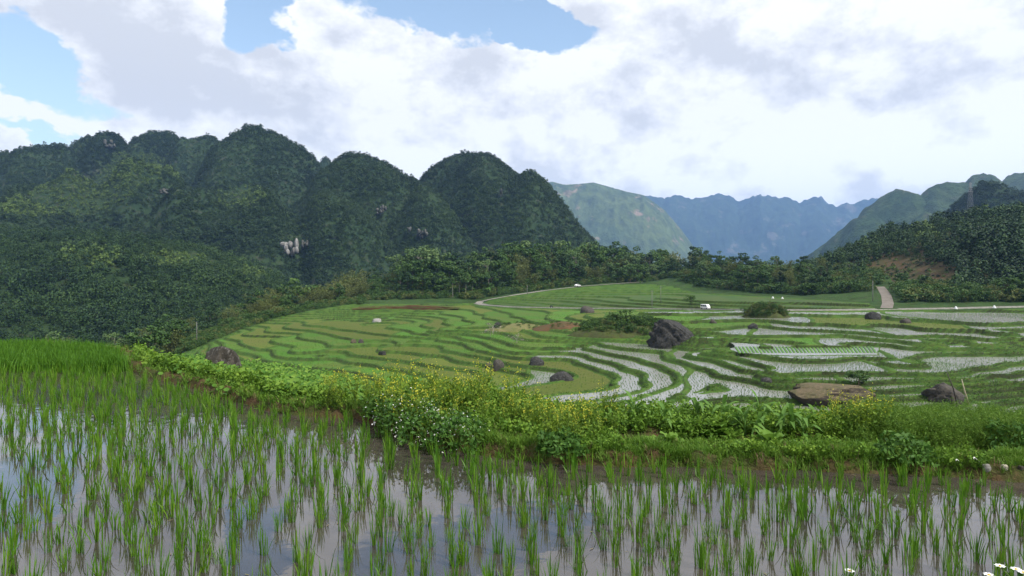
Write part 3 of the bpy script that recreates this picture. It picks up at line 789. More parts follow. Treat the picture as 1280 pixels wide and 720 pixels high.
M_sun_scrub = leaf_mat('sun_patch_scrub_canopy', (0.050, 0.090, 0.018), (0.082, 0.135, 0.026), (0.12, 0.175, 0.040), 0.0, 0.6, 0.02)  # leaf colour with sunlight put in for sun patches; also the cleared patch's scrub
SUN_SCRUB = [proto('sun_patch_scrub_crown', crown_mesh('sun_patch_scrub_crown', M_sun_scrub, 2.6 + .4 * k, 4.5 + k, 6, 100, 1.1, rg)) for k in range(2)]
def forest(name, px, X, Y, z, spacing, mask, protos, s0=0.6, s1=1.3, seed=1, light=None):
    rg = np.random.default_rng(seed); ny, nx = z.shape
    ax = np.abs(np.gradient(X, axis=1)) * np.abs(np.gradient(Y, axis=0))
    slope = np.hypot(np.gradient(z, axis=0) / np.gradient(Y, axis=0), np.gradient(z, axis=1) / np.gradient(X, axis=1))
    k = (z - EYE) / Y; front = k >= np.maximum.accumulate(k, axis=0) - 0.02        # not far behind what stands in front
    wgt = ax * np.sqrt(1 + np.minimum(slope, 2.5) ** 2) * (front & mask)
    n = int(wgt.sum() / spacing ** 2); pr_ = wgt.ravel() / wgt.sum()
    c = rg.choice(wgt.size, n, p=pr_); i, j = np.divmod(c, nx)
    i = np.clip(i + rg.uniform(-.5, .5, n), 0, ny - 1.001); j = np.clip(j + rg.uniform(-.5, .5, n), 0, nx - 1.001)
    i0, j0 = i.astype(int), j.astype(int); fi, fj = i - i0, j - j0
    def bl(q): return q[i0, j0] * (1 - fi) * (1 - fj) + q[i0 + 1, j0] * fi * (1 - fj) + q[i0, j0 + 1] * (1 - fi) * fj + q[i0 + 1, j0 + 1] * fi * fj
    P_ = np.column_stack([bl(X), bl(Y), bl(z) - 1.5])
    s = s0 + (s1 - s0) * rg.random(n) ** 2.0; s = s * (0.7 + 0.8 * vnoise(P_[:, 0] / 35, P_[:, 1] / 35, 3)); sc = np.column_stack([s, s, s * rg.uniform(.8, 1.25, n)])
    q = rg.integers(0, 4, n)
    if light is not None:           # paler crowns inside these ellipses; on the left hills they paint sun patches
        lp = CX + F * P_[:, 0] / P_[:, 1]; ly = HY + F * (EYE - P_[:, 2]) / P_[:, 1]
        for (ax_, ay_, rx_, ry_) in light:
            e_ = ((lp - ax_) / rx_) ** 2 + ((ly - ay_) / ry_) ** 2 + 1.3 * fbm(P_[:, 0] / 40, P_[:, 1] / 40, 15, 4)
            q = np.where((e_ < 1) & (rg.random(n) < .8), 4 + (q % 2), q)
    return scatter(name, P_, sc, rg.uniform(0, 6.28, n), protos, q)
slope_k = np.hypot(np.gradient(zk, axis=0) / np.gradient(Yk, axis=0), np.gradient(zk, axis=1) / np.gradient(Xk, axis=1))
cliff = (fbm(Xk / 70, Yk / 70 + zk / 60, 77, 4) > 0.42) & (slope_k > 1.4) & (zk < 90)
forest('karst_forest', px, Xk, Yk, zk, 3.2, ~cliff, CROWNS_K + SUN_SCRUB, 0.45, 1.15, 2, [(180,215,45,24),(110,240,80,26),(60,262,60,16),(300,250,30,14)])
forest('hillside_forest', pl_, Xl, Yl, zl, 3.5, (Yl > 345), CROWNS + SUN_SCRUB, 0.45, 1.3, 3, [(110,330,40,16),(225,330,40,12),(320,345,22,8)])
pyr = HY + F * (EYE - zr) / Yr
cleared = inside([(1062,366),(1078,340),(1100,325),(1120,319),(1150,321),(1185,331),(1205,344),(1200,360),(1150,364),(1110,366),(1085,368)], pr + 8 * fbm(Xr / 15, Yr / 15, 5, 3), pyr + 4 * fbm(Xr / 15, Yr / 15, 6, 3))
side_d = line_dist(RS[:, :2], Xr, Yr)[0]
forest('slope_forest', pr, Xr, Yr, zr, 3.2, (Yr > foot + 6) & ~cleared & (side_d > 6), CROWNS + SUN_SCRUB, 0.45, 1.35, 4, [(1085,312,30,12),(1160,300,25,10)])
patch = forest('patch_scrub', pr, Xr, Yr, zr, 2.6, (Yr > foot + 4) & cleared, SUN_SCRUB + CROWNS[:2], 0.12, 0.5, 6)
forest('cone_forest', pc, Xc, Yc, zc, 3.9, zc > -40, CROWNS_K, 0.45, 1.2, 5)

# ================================================================ the near paddy, its bund and the garden strip
EDGE_PX = [(2600,665),(2000,642),(1500,622),(1400,618),(1280,612),(1180,603),(1090,600),(1000,596),(925,595),(850,592),(770,591),(700,588),(650,584),(600,578),(540,565),(505,557),(482,548),(465,538),(440,529),(420,524),(380,521),(350,518),(330,515),(290,503),(250,490),(220,481),(180,473),(160,465),(150,458),(142,446),(120,440),(60,438),(0,437),(-200,436)]
EDGE = np.array([[(x - CX) / F * (EYE * F / (y - 6 * (x > 420) - HY)), EYE * F / (y - 6 * (x > 420) - HY)] for x, y in EDGE_PX])
POND = np.vstack([EDGE, [(-30, 14.8), (-30, -4), (14, -4), (14, 4.2)]])
def shore(x, y):
    """Signed distance to the near paddy's edge, positive on the bank."""
    d_ = line_dist(EDGE, x, y)[0]
    return np.where(inside(POND, x, y), -d_, d_)
def front_z(x, y):
    s = shore(x, y) + 0.07 * fbm(x / 0.6, y / 0.6, 301, 3)
    left = 1 - sstep(-3.2, -0.8, x)
    z = -0.07 + 0.17 * sstep(-0.02, 0.14, s)
    zr = -0.10 * sstep(0.42, 0.56, s) + 0.09 * sstep(0.85, 1.0, s) - 0.06 * sstep(1.3, 2.2, s) - 0.55 * np.maximum(s - 2.0, 0)
    zl = -0.32 * sstep(0.30, 0.8, s) - 0.19 * np.maximum(s - 0.6, 0) - 0.35 * np.maximum(s - 5.0, 0)
    z = z + zr * (1 - left) + zl * left
    z = z + np.where(s > 0.02, 0.045 * fbm(x / 0.35, y / 0.35, 303, 4) + 0.03 * fbm(x / .09, y / .09, 305, 2), 0)
    return np.maximum(z, -24)
u = np.linspace(-1.6, 2.2, 1100); iy = np.concatenate([np.linspace(1 / 1.2, 1 / 4.6, 60)[:-1], np.linspace(1 / 4.6, 1 / 18, 300)[:-1], np.linspace(1 / 18, 1 / 60, 40)])
yy = 1 / iy; fx = u[None] * yy[:, None]; fy = np.repeat(yy[:, None], len(u), 1)
fz = front_z(fx, fy)
M_front = mottled_mat('garden_soil', (0.085, 0.052, 0.028), (0.060, 0.070, 0.022), (0.120, 0.076, 0.040), 2.2, 0.95, 0.9, 6.0, 0.1)
add('garden_ground', mesh_data('garden_ground', np.column_stack([fx.ravel(), fy.ravel(), fz.ravel()]), grid_faces(len(yy), len(u)), True, M_front), kind='structure')
# muddy water
mt, n, p, o = base_mat('paddy_water', 0.02, 0.5); p.inputs['IOR'].default_value = 1.75
pos = n.new('ShaderNodeNewGeometry').outputs['Position']
a = n.noise(pos, 0.7, 4.0, 0.55)
n.put(p.inputs['Base Color'], n.mix(n.step(a, .35, .7), (0.060, 0.050, 0.042), (0.036, 0.031, 0.027)))
bp = n.new('ShaderNodeBump'); bp.inputs['Strength'].default_value = 0.05; bp.inputs['Distance'].default_value = 0.02
n.put(bp.inputs['Height'], n.noise(pos, 6.0, 3.0, 0.5)); n.t.links.new(bp.outputs[0], p.inputs['Normal'])
wx, wy = fx[::3, ::3], fy[::3, ::3]; ws = shore(wx, wy); wf = grid_faces(*wx.shape)
wf = wf[(ws.ravel()[wf] < 0.02).any(1) & (ws.ravel()[wf] < 0.28).all(1)]; us_, iv_ = np.unique(wf, return_inverse=True)
me = mesh_data('paddy_water', np.column_stack([wx.ravel(), wy.ravel(), np.zeros(wx.size)])[us_], iv_.reshape(-1, 4), True, mt)
add('paddy_water', me, kind='structure')

# ---------------------------------------------------------------- rice in the near paddy
M_blade = leaf_mat('rice_blade', (0.048, 0.130, 0.010), (0.088, 0.215, 0.014), (0.175, 0.290, 0.028), 0.35, 0, rough=0.45)
def rice_clump(name, nb, h0, h1, wd, segs, seed, spread=1.0):
    random.seed(seed); g = Geo()
    for k in range(nb):
        az_ = random.uniform(0, 6.283); q = random.random()
        lean = (0.02 + 0.21 * q ** 2) * spread
        rb = random.uniform(0, 0.028)
        g.blade((rb * math.cos(az_ + 1), rb * math.sin(az_ + 1), -0.03), lean, random.uniform(h0, h1) * (1 - .25 * q), wd * random.uniform(.7, 1.2), random.choice((0.02, 0.05, 0.1, 0.2, .6)) * random.uniform(.5, 1), segs, az_)
    return g.mesh(name, M_blade)
CLUMPS = [rice_clump('rice_clump', 15 + 4 * (k % 3), 0.12 + .01 * (k % 4), 0.27 + .02 * (k % 3), 0.0050, 4, 100 + k) for k in range(14)]
FARC = [proto('rice', rice_clump('rice', 11, 0.14, 0.27, 0.0072, 3, 200 + k)) for k in range(5)]
rp = []
ang = R(-14.0); ca, sa = math.cos(ang), math.sin(ang)
for i in range(-142, 112):
    for j in range(0, 123):
        a_, b_ = i * 0.183, 1.9 + j * 0.155
        a_ += 0.05 * math.sin(j * 0.31 + i * 0.9) + random.gauss(0, .035); b_ += random.gauss(0, .035)
        x, y = a_ * ca - (b_ - 3) * sa * -1, (b_ - 3) * ca - a_ * sa * -1 + 3
        rp.append((a_ * ca + (b_ - 3) * sa, 3 + (b_ - 3) * ca - a_ * sa))
rp = np.array(rp)
rp = rp[(rp[:, 1] > 2.2) & (rp[:, 0] / rp[:, 1] > -1.1) & (rp[:, 0] / rp[:, 1] < 1.7) & (shore(rp[:, 0], rp[:, 1]) < -0.10)]
rp = rp[RNG.random(len(rp)) > 0.05]
nursery = (rp[:, 1] > 11.4 + 0.25 * (rp[:, 0] + 9) * 0) & (rp[:, 0] < -5.6)
rp = rp[~nursery]
dist = np.hypot(rp[:, 0], rp[:, 1]); vis = (np.abs(rp[:, 0] / rp[:, 1]) < 0.79) & (EYE / rp[:, 1] < 0.56)
rank = np.argsort(np.where(vis, dist, 99)); near_i = rank[:300]; rest_i = rank[300:]
for k in near_i:
    o = add('rice_clump', CLUMPS[k % 14], loc=(rp[k, 0], rp[k, 1], 0), label='upright green rice clump planted in the flooded paddy in front', cat='rice plant', group='rice clumps in the near flooded paddy')
    o.rotation_euler = (0, 0, random.uniform(0, 6.28)); s_ = random.uniform(.72, 1.15); o.scale = (s_, s_, s_ * random.uniform(.8, 1.15))
q = rp[rest_i]
scatter('rice_rows', np.column_stack([q, np.zeros(len(q))]), RNG.uniform(.85, 1.2, len(q)), RNG.uniform(0, 6.28, len(q)), FARC, RNG.integers(0, 5, len(q)))
# the thick rice in the far left corner
M_blade2 = leaf_mat('young_rice_blade', (0.045, 0.120, 0.010), (0.075, 0.190, 0.014), (0.115, 0.245, 0.020), 0.35)
THICK = []
for k in range(4):
    random.seed(300 + k); g = Geo()
    for b in range(26):
        a_ = random.uniform(0, 6.28); g.blade((random.uniform(-.13, .13), random.uniform(-.13, .13), -.03), random.uniform(0, .25), random.uniform(.20, .36), .011, random.uniform(0, .5), 3, a_)
    THICK.append(proto('thick_rice', g.mesh('thick_rice', M_blade2)))
n_ = 6200; x = RNG.uniform(-19, -5.0, n_); y = RNG.uniform(11.3, 15.8, n_)
ok = (shore(x, y) < -0.02) & (y > 11.35 + 0.15 * np.sin(x * 2) - 0.12 * (x + 9)) & (x < -5.3)
x, y = x[ok], y[ok]
scatter('thick_rice', np.column_stack([x, y, np.zeros(len(x))]), RNG.uniform(.8, 1.15, len(x)), RNG.uniform(0, 6.28, len(x)), THICK, RNG.integers(0, 4, len(x)))

# bits of straw and leaf floating on the water
M_straw = leaf_mat('floating_straw', (0.09, 0.075, 0.04), (0.16, 0.13, 0.07), (0.10, 0.15, 0.03), 0.0)
fl_ = RNG.uniform([-12, 2.6], [6, 11], (1500, 2)); fl_ = fl_[(shore(fl_[:, 0], fl_[:, 1]) < -.02) & (vnoise(fl_[:, 0] / .8, fl_[:, 1] / .8, 3) > .45)]
g = Geo(); nr_ = np.tile([0, 0, 1.0], (len(fl_), 1)); g.leaves(np.column_stack([fl_, np.full(len(fl_), .004)]), RNG.uniform(.015, .05, len(fl_)), 20, .22, RNG, nr_)
add('floating_straw', g.mesh('floating_straw', M_straw), kind='stuff')

# ---------------------------------------------------------------- grass and weeds on the banks
M_grass = leaf_mat('bank_grass', (0.048, 0.115, 0.012), (0.090, 0.195, 0.018), (0.155, 0.255, 0.035), 0.3, 0.35, 0.8)
M_weed = leaf_mat('weed_leaf', (0.055, 0.120, 0.014), (0.115, 0.225, 0.022), (0.210, 0.330, 0.040), 0.3, 0.5, 0.7)
M_dry = leaf_mat('dry_grass', (0.09, 0.065, 0.03), (0.16, 0.12, 0.055), (0.22, 0.18, 0.09), 0.2)
TUFT = []
for k in range(5):
    random.seed(400 + k); g = Geo()
    for b in range(15):
        a_ = random.uniform(0, 6.28); g.blade((random.uniform(-.05, .05), random.uniform(-.05, .05), -.02), random.uniform(.05, .7), random.uniform(.07, .20), .009, random.uniform(0, .9), 2, a_)
    TUFT.append(proto('grass', g.mesh('grass', M_dry if k == 4 else M_grass)))
def leafy(name, mat, nst, h, leaf, spread, seed, per=7, up=0.7, aspect=.6):
    rg_ = np.random.default_rng(seed); g = Geo(); c = []
    for s_ in range(nst):
        a_ = rg_.uniform(0, 6.28); r0 = rg_.uniform(0, spread); hh = h * rg_.uniform(.55, 1.0)
        top = np.array([math.cos(a_) * r0 * 1.25, math.sin(a_) * r0 * 1.25, hh]); b0 = np.array([math.cos(a_) * r0 * .5, math.sin(a_) * r0 * .5, -.02])
        t_ = rg_.uniform(.25, 1.0, per)[:, None]; c.append(b0 + (top - b0) * t_ + rg_.normal(0, leaf * .55, (per, 3)))
    c = np.vstack(c); c[:, 2] = np.maximum(c[:, 2], 0.01)
    g.leaves(c, leaf, up, aspect, rg_)
    return g.mesh(name, mat)
WEED = [proto('weeds', leafy('weeds', M_weed, 8, .14, .045, .09, 500 + k)) for k in range(4)]
def spread_on(n, x0, x1, y0, y1, f, seed=0):
    rg_ = np.random.default_rng(seed); x = rg_.uniform(x0, x1, n); y = 1 / rg_.uniform(1 / y1, 1 / y0, n); x = x * y
    s = shore(x, y); k = f(s, x, y, rg_); x, y, s = x[k], y[k], s[k]
    return x, y, front_z(x, y), s
left_of = lambda x: x < -1.9
# px/F bounds in x (as slope), y in metres
x, y, z, s = spread_on(62000, -.95, 1.5, 4.4, 19, lambda s, x, y, r: (s > 0.05) & (s < 7) & (r.random(len(s)) < np.where(s < .12, .35, np.where((x > .8) & (s > .43) & (s < .62), .12, .9)) * (0.35 + 0.9 * (vnoise(x / .5, y / .3, 9) > .33))), 1)
k = RNG.choice([0, 1, 2, 3, 4], len(x), p=[.24, .24, .24, .2, .08])
scatter('grass', np.column_stack([x, y, z]), RNG.uniform(.4, .8, len(x)) * np.clip(.6 + y / 18, .6, 1.3), RNG.uniform(0, 6.28, len(x)), TUFT, k)
x, y, z, s = spread_on(19500, -.95, 1.5, 4.4, 19, lambda s, x, y, r: (s > .12) & (s < 7) & (r.random(len(s)) < np.where((x > .8) & (s > .43) & (s < .62), .06, .8) * (vnoise(x / .7, y / .5, 19) > .40)), 2)
scatter('weeds', np.column_stack([x, y, z]), RNG.uniform(.35, .8, len(x)), RNG.uniform(0, 6.28, len(x)), WEED, RNG.integers(0, 4, len(x)))

x, y, z, s = spread_on(42000, -.40, 1.5, 4.4, 9.5, lambda s, x, y, r: (s > .03) & (s < .47) & (r.random(len(s)) < sstep(.0, .12, s)) & (vnoise(x / .35, y / .25, 29) > .28), 6)
scatter('bund_grass', np.column_stack([x, y, z]), RNG.uniform(.35, .75, len(x)), RNG.uniform(0, 6.28, len(x)), TUFT, RNG.choice([0, 1, 2, 3, 4], len(x), p=[.27, .27, .27, .14, .05]))
# ---------------------------------------------------------------- broad leaved vines on the left
M_vine = leaf_mat('vine_leaf', (0.040, 0.110, 0.012), (0.085, 0.200, 0.022), (0.185, 0.300, 0.040), 0.3, 0.5, 0.6, rough=.5)
def vine(name, seed, mat=None, size=.058):
    rg_ = np.random.default_rng(seed); g = Geo()
    for k in range(16):
        c = np.array([rg_.normal(0, .17), rg_.normal(0, .17), rg_.uniform(.05, .20)]); r_ = size * rg_.uniform(.6, 1.2) * .5
        nrm = np.array([rg_.normal(0, .35), rg_.normal(-.25, .35), 1.0]); nrm /= np.linalg.norm(nrm)
        t = np.cross(nrm, [1, 0, 0]); t /= np.linalg.norm(t); b = np.cross(nrm, t)
        th = np.arange(7) * 2 * math.pi / 7
        ring = c + r_ * (np.cos(th)[:, None] * t + np.sin(th)[:, None] * b) + nrm * r_ * .28
        g.put(np.vstack([c, ring]), None, [[0, 1 + i, 1 + (i + 1) % 7] for i in range(7)])
        g.tube([c - [0, 0, c[2] + .02], c], [.005, .004], 3, False)
    return g.mesh(name, mat or M_vine)
VINES = [proto('vine_leaves', vine('vine_leaves', 600 + k)) for k in range(5)]
def vine_where(s, x, y, r):
    px_, py_ = CX + F * x / y, HY + F * 1.5 / y
    return (s > .5) & (s < 5.0) & (px_ > 225) & (px_ < 440) & (r.random(len(s)) < .75 * (vnoise(x / .45, y / .45, 33) > .28))
x, y, z, s = spread_on(9000, -.55, -.2, 7, 17, vine_where, 3)
scatter('vine_leaves', np.column_stack([x, y, z]), RNG.uniform(.7, 1.3, len(x)), RNG.uniform(-.6, .6, len(x)), VINES, RNG.integers(0, 5, len(x)))

# ---------------------------------------------------------------- feathery herbs on the right, mixed low herbs in the middle
M_herb = leaf_mat('herb_leaf', (0.065, 0.140, 0.016), (0.120, 0.225, 0.028), (0.190, 0.300, 0.050), 0.3, 0.4, 0.9)
def feathery(name, seed):
    rg_ = np.random.default_rng(seed); g = Geo(); c = []
    for s_ in range(9):
        a_ = rg_.uniform(0, 6.28); top = np.array([math.cos(a_) * .14, math.sin(a_) * .14, .34 * rg_.uniform(.6, 1.1)]) * rg_.uniform(.7, 1.1)
        g.tube([(0, 0, -.02), top * .5 + [0, 0, .03], top], [.003, .0025, .001], 3, False)
        for b in range(8):
            t_ = rg_.uniform(.3, 1.0); q_ = top * t_ + rg_.normal(0, .035, 3); c.append(q_)
    g.leaves(np.array(c), .05, .3, .16, rg_); g.leaves(np.array(c) + rg_.normal(0, .02, (len(c), 3)), .04, .3, .18, rg_)
    return g.mesh(name, M_herb)
HERB = [proto('feathery_herbs', feathery('feathery_herbs', 700 + k)) for k in range(5)]
x, y, z, s = spread_on(19000, .50, 1.5, 4.8, 9.5, lambda s, x, y, r: (s > .85) & (s < 2.3) & (r.random(len(s)) < .8), 4)
scatter('feathery_herbs', np.column_stack([x, y, z]), RNG.uniform(.38, .75, len(x)), RNG.uniform(0, 6.28, len(x)), HERB, RNG.integers(0, 5, len(x)))
MIXED = [proto('low_herbs', leafy('low_herbs', M_weed, 9, .26, .06, .12, 800 + k, 8)) for k in range(4)]
x, y, z, s = spread_on(3000, -.55, -.25, 7.5, 15, lambda s, x, y, r: (s > .3) & (s < 5), 15)
scatter('low_herbs', np.column_stack([x, y, z]), RNG.uniform(.5, 1.0, len(x)), RNG.uniform(0, 6.28, len(x)), MIXED, RNG.integers(0, 4, len(x)))
x, y, z, s = spread_on(5200, -.30, .62, 5.4, 10, lambda s, x, y, r: (s > np.where(x > 1.0, .95, .4)) & (s < 2.4) & (r.random(len(s)) < .8), 5)
scatter('low_herbs', np.column_stack([x, y, z]), RNG.uniform(.35, .7, len(x)), RNG.uniform(0, 6.28, len(x)), MIXED, RNG.integers(0, 4, len(x)))

# ================================================================ trees, each a thing of its own
M_bark = mottled_mat('bark', (0.11, 0.09, 0.065), (0.075, 0.06, 0.045), (0.15, 0.13, 0.10), 2.0, 0.95, 0.5)
M_pale = mottled_mat('pale_bark', (0.26, 0.24, 0.20), (0.20, 0.18, 0.15), (0.32, 0.30, 0.26), 2.0, 0.9, 0.4)
M_crown = leaf_mat('tree_crown', (0.022, 0.052, 0.012), (0.050, 0.106, 0.020), (0.098, 0.165, 0.034), 0.15, 0.5, 0.05)
M_crown_d = leaf_mat('dark_crown', (0.014, 0.036, 0.012), (0.027, 0.062, 0.018), (0.050, 0.095, 0.026), 0.15, 0.3, 0.05)
M_bamboo = leaf_mat('bamboo_leaf', (0.055, 0.072, 0.018), (0.100, 0.126, 0.030), (0.165, 0.185, 0.052), 0.2, 0.4, 0.05)
M_pale_leaf = leaf_mat('pale_leaf', (0.045, 0.085, 0.028), (0.085, 0.145, 0.042), (0.145, 0.205, 0.070), 0.2, 0.3, 0.05)
M_culm = plain_mat('bamboo_culm', (0.12, 0.13, 0.05))
def limb_tree(seed, h, cr, nl, leaf, mat, bark, trunk_r=.28, base=.32, flat=1.0):
    """A tapered trunk with limbs, and a crown of leaf clumps at the limb ends (height h, crown radius cr)."""
    r_ = np.random.default_rng(seed); t = Geo(); c = Geo()
    bend = r_.normal(0, .05 * h, 2); k = np.linspace(0, 1, 7)
    tr = np.column_stack([bend[0] * k * k, bend[1] * k * k, h * .82 * k])
    t.tube(np.vstack([[0, 0, -.6], tr]), np.concatenate([[trunk_r * 1.3], trunk_r * (1 - .8 * k)]), 7)
    ends = []
    for i in range(9):
        f = r_.uniform(base, .92); p0 = np.array([np.interp(f, k, tr[:, 0]), np.interp(f, k, tr[:, 1]), np.interp(f, k, tr[:, 2])])
        a_ = i * 2.4 + r_.uniform(-.5, .5); ln = cr * r_.uniform(.55, 1.0) * (1.1 - .55 * max(f - .5, 0))
        p2 = p0 + np.array([math.cos(a_) * ln, math.sin(a_) * ln, ln * r_.uniform(.25, .7) * flat]); p1 = (p0 + p2) / 2 + [0, 0, .12 * ln]
        t.tube([p0, p1, p2], [trunk_r * .4, trunk_r * .25, trunk_r * .08], 5)
        ends += [p2, p1 + r_.normal(0, .25 * cr, 3)]
    ends.append(tr[-1] + [0, 0, h * .1])
    ends = np.array(ends); rad = cr * r_.uniform(.24, .46, len(ends))
    q = r_.integers(0, len(ends), nl); d_ = r_.normal(size=(nl, 3)); d_ /= np.linalg.norm(d_, axis=1)[:, None]
    p = ends[q] + d_ * (rad[q] * r_.uniform(.45, 1.0, nl) ** .6)[:, None] * [1, 1, .75]
    p[:, 2] = np.minimum(p[:, 2], h * r_.uniform(.93, 1.0, nl))
    c.leaves(p, leaf, .5, .7, r_, d_ * .9)
    return t.mesh('trunk', bark, True), c.mesh('crown', mat)
def bamboo(seed, h, n, nl, mat=None):
    r_ = np.random.default_rng(seed); t = Geo(); pts = []
    for i in range(n):
        a_ = r_.uniform(0, 6.28); lean = r_.uniform(.08, .38) * h; hh = h * r_.uniform(.7, 1.0); k = np.linspace(0, 1, 7)
        rr = .3 + lean * k ** 2.4; zz = hh * (k - .14 * k ** 4)
        p = np.column_stack([math.cos(a_) * rr, math.sin(a_) * rr, zz - .3]); t.tube(p, .07 * (1 - .75 * k), 4, False)
        f = r_.uniform(.06, 1.0, nl // n) ** .8
        q = np.column_stack([np.interp(f, k, p[:, j]) for j in range(3)]); w_ = (.35 + 1.1 * np.sin(np.clip(f, 0, 1) * math.pi) ** .8) * h / 14
        q = q + r_.normal(size=(len(f), 3)) * w_[:, None] * [.55, .55, .5]; pts.append(q)
    c = Geo(); p = np.vstack(pts); c.leaves(p, .62, .1, .42, r_)
    return t.mesh('trunk', M_culm), c.mesh('crown', mat or M_bamboo)
KINDS = {}
def kind(key, name, cat, pairs, h):
    KINDS[key] = (name, cat, pairs, h)
kind('broad', 'broadleaf_tree', 'tree', [limb_tree(900 + k, 12, 4.2, 1300, .75, M_crown, M_bark, .28, .12) for k in range(4)], 12)
kind('dark', 'evergreen_tree', 'tree', [limb_tree(920 + k, 13, 4.0, 1300, .75, M_crown_d, M_bark, .3, .10) for k in range(3)], 13)
kind('bamboo', 'bamboo_clump', 'bamboo', [bamboo(940 + k, 13, 16, 1280) for k in range(3)], 13)
kind('pale', 'pale_leaved_tree', 'tree', [limb_tree(960 + k, 11, 3.8, 900, .8, M_pale_leaf, M_pale, .22, .3) for k in range(2)], 11)
kind('slender', 'slender_tree', 'tree', [limb_tree(980 + k, 14, 2.3, 480, .7, M_crown, M_pale, .17, .62) for k in range(2)], 14)
kind('bush', 'roadside_bush', 'bush', [limb_tree(990 + k, 4, 2.6, 560, .5, M_crown, M_bark, .10, .02) for k in range(3)], 4)
kind('dead', 'bare_shrub', 'shrub', [limb_tree(996, 4, 1.8, 90, .35, M_pale, M_pale, .07, .15)], 4)
def plant_tree(key, x, y, h, label, group=None, z=None, wide=1.0):
    name, cat, pairs, h0 = KINDS[key]; tm_, cm_ = pairs[random.randrange(len(pairs))]
    zz = float(ground_z(x, y)[0]) if z is None else z
    s_ = h / h0; e = empty(name, (x, y, zz - .15), random.uniform(0, 6.28), label, cat, group, (s_ * wide, s_ * wide, s_))
    part('trunk', tm_, e); part('crown', cm_, e)
    return e
TOPS = [(270,392),(285,378),(300,368),(330,352),(350,347),(375,343),(400,338),(425,327),(440,324),(455,332),(480,338),(495,325),(508,305),(545,304),(560,314),(585,313),(600,310),(620,299),(645,297),(660,301),(690,300),(715,302),(740,300),(765,303),(785,301),(805,310),(830,309),(850,305),(875,304),(890,306),(905,312),(930,312),(945,317),(960,315),(980,320),(1000,319),(1020,316),(1045,318),(1070,330),(1090,345),(1110,352)]
BASE = [(270,290),(300,300),(345,306),(380,335),(440,372),(500,385),(560,388),(600,385),(640,392),(680,412),(722,424),(760,440),(800,462),(835,466),(860,430),(900,400),(940,352),(1000,330),(1060,312),(1090,305)]
GROUP_LINE = 'trees of the long belt behind the terraces'
def belt_label(key, px_, row):
    kinds_ = {'broad': 'mid green broadleaf tree', 'dark': 'dark green evergreen tree', 'bamboo': 'olive bamboo clump', 'pale': 'pale green loose tree'}
    seg = ('at low left end of the belt', 'at top edge of left terraces', 'behind the rise by the road bend', 'behind the banana plant', 'above upper road left of car', 'right behind the white car', 'above the upper road end', 'above the green slope and van', 'above the overgrown mound', 'at right end of the belt')
    i = int(np.searchsorted([340, 440, 560, 640, 700, 760, 850, 930, 1010], px_))
    return kinds_[key] + (', front row, ', ', second row, ', ', third row, ', ', back row, ')[row] + seg[i]
random.seed(21); X_LINE = 274.0
while X_LINE < 1092:
    dx = np.interp(X_LINE, [270, 600, 840, 1000, 1100], [13, 12, 12.5, 13, 15]); X_LINE += dx * random.uniform(.8, 1.2)
    tp = profile(TOPS, X_LINE); yb = profile(BASE, X_LINE)
    for row in range(4):
        pxx = X_LINE + random.uniform(-5, 5); Y = yb + row * (13 if X_LINE < 450 else 17) + random.uniform(-5, 5)
        x = (pxx - CX) / F * Y; zg = float(ground_z(x, Y)[0])
        want = tp + (3 - row) * random.uniform(3, 9) + abs(random.gauss(0, 4)) - 1
        h = (EYE + (HY - want) / F * Y) - zg
        if h < 2.5: continue
        h = min(h, (13, 18, 22, 24)[row])
        if X_LINE < 455: key = random.choices(['bamboo', 'broad', 'dark'], [7, 2, 1])[0]
        elif 495 < X_LINE < 550 and row >= 2: key = 'pale'
        elif X_LINE < 640: key = random.choices(['bamboo', 'broad', 'dark', 'pale'], [2, 5, 3, 1.2])[0]
        else: key = random.choices(['bamboo', 'broad', 'dark', 'pale'], [4, 5, 3, 1.2])[0]
        plant_tree(key, x, Y, h, belt_label(key, X_LINE, row), GROUP_LINE, zg, random.uniform(.9, 1.25) if h > 8 else 1.3)
for pxx, Yt, h in ((566,378,13),(574,380,14.5),(582,379,13.5),(590,382,12)):
    plant_tree('slender', (pxx - CX) / F * Yt, Yt, h, 'slender tree with bare pale trunk left of the road bend', 'slender pale trunked trees by the road bend')
# scrub that fills the ground under and in front of the belt
SCRUB = [proto('scrub', limb_tree(1200 + k, 3.2, 2.0, 300, .45, M_crown if k != 2 else M_bamboo, M_bark, .08, .02)[1]) for k in range(4)]
r_ = np.random.default_rng(8); n_ = 9000; sx = r_.uniform(278, 1100, n_); yb_ = profile(BASE, sx); sy = yb_ + r_.uniform(-16, 62, n_) ; xx = (sx - CX) / F * sy
zz_ = ground_z(xx, sy); pp_ = HY + F * (EYE - zz_) / sy
rd = np.minimum(line_dist(RU[:, :2], xx, sy)[0], line_dist(RS[:, :2], xx, sy)[0])
ok = ~inside(TERRACED, sx, pp_) & (rd > 4.5) & ((r_.random(n_) < .5) | (sy > yb_ - 4))
scatter('undergrowth', np.column_stack([xx, sy, zz_ - .1])[ok], r_.uniform(.45, 1.25, ok.sum()), r_.uniform(0, 6.28, ok.sum()), SCRUB, r_.integers(0, 4, ok.sum()))
n_ = 5200; sx = r_.uniform(185, 455, n_); sy = r_.uniform(150, 350, n_); xx = (sx - CX) / F * sy; zz_ = ground_z(xx, sy); pp_ = HY + F * (EYE - zz_) / sy
ok = ~inside(TERRACED, sx, pp_)
scatter('edge_scrub', np.column_stack([xx, sy, zz_ - .15])[ok], r_.uniform(.25, .8, ok.sum()), r_.uniform(0, 6.28, ok.sum()), SCRUB, r_.integers(0, 4, ok.sum()))
n_ = 1700; sx = r_.uniform(1114, 1330, n_); sy = r_.uniform(231, 305, n_); xx2 = (sx - CX) / F * sy
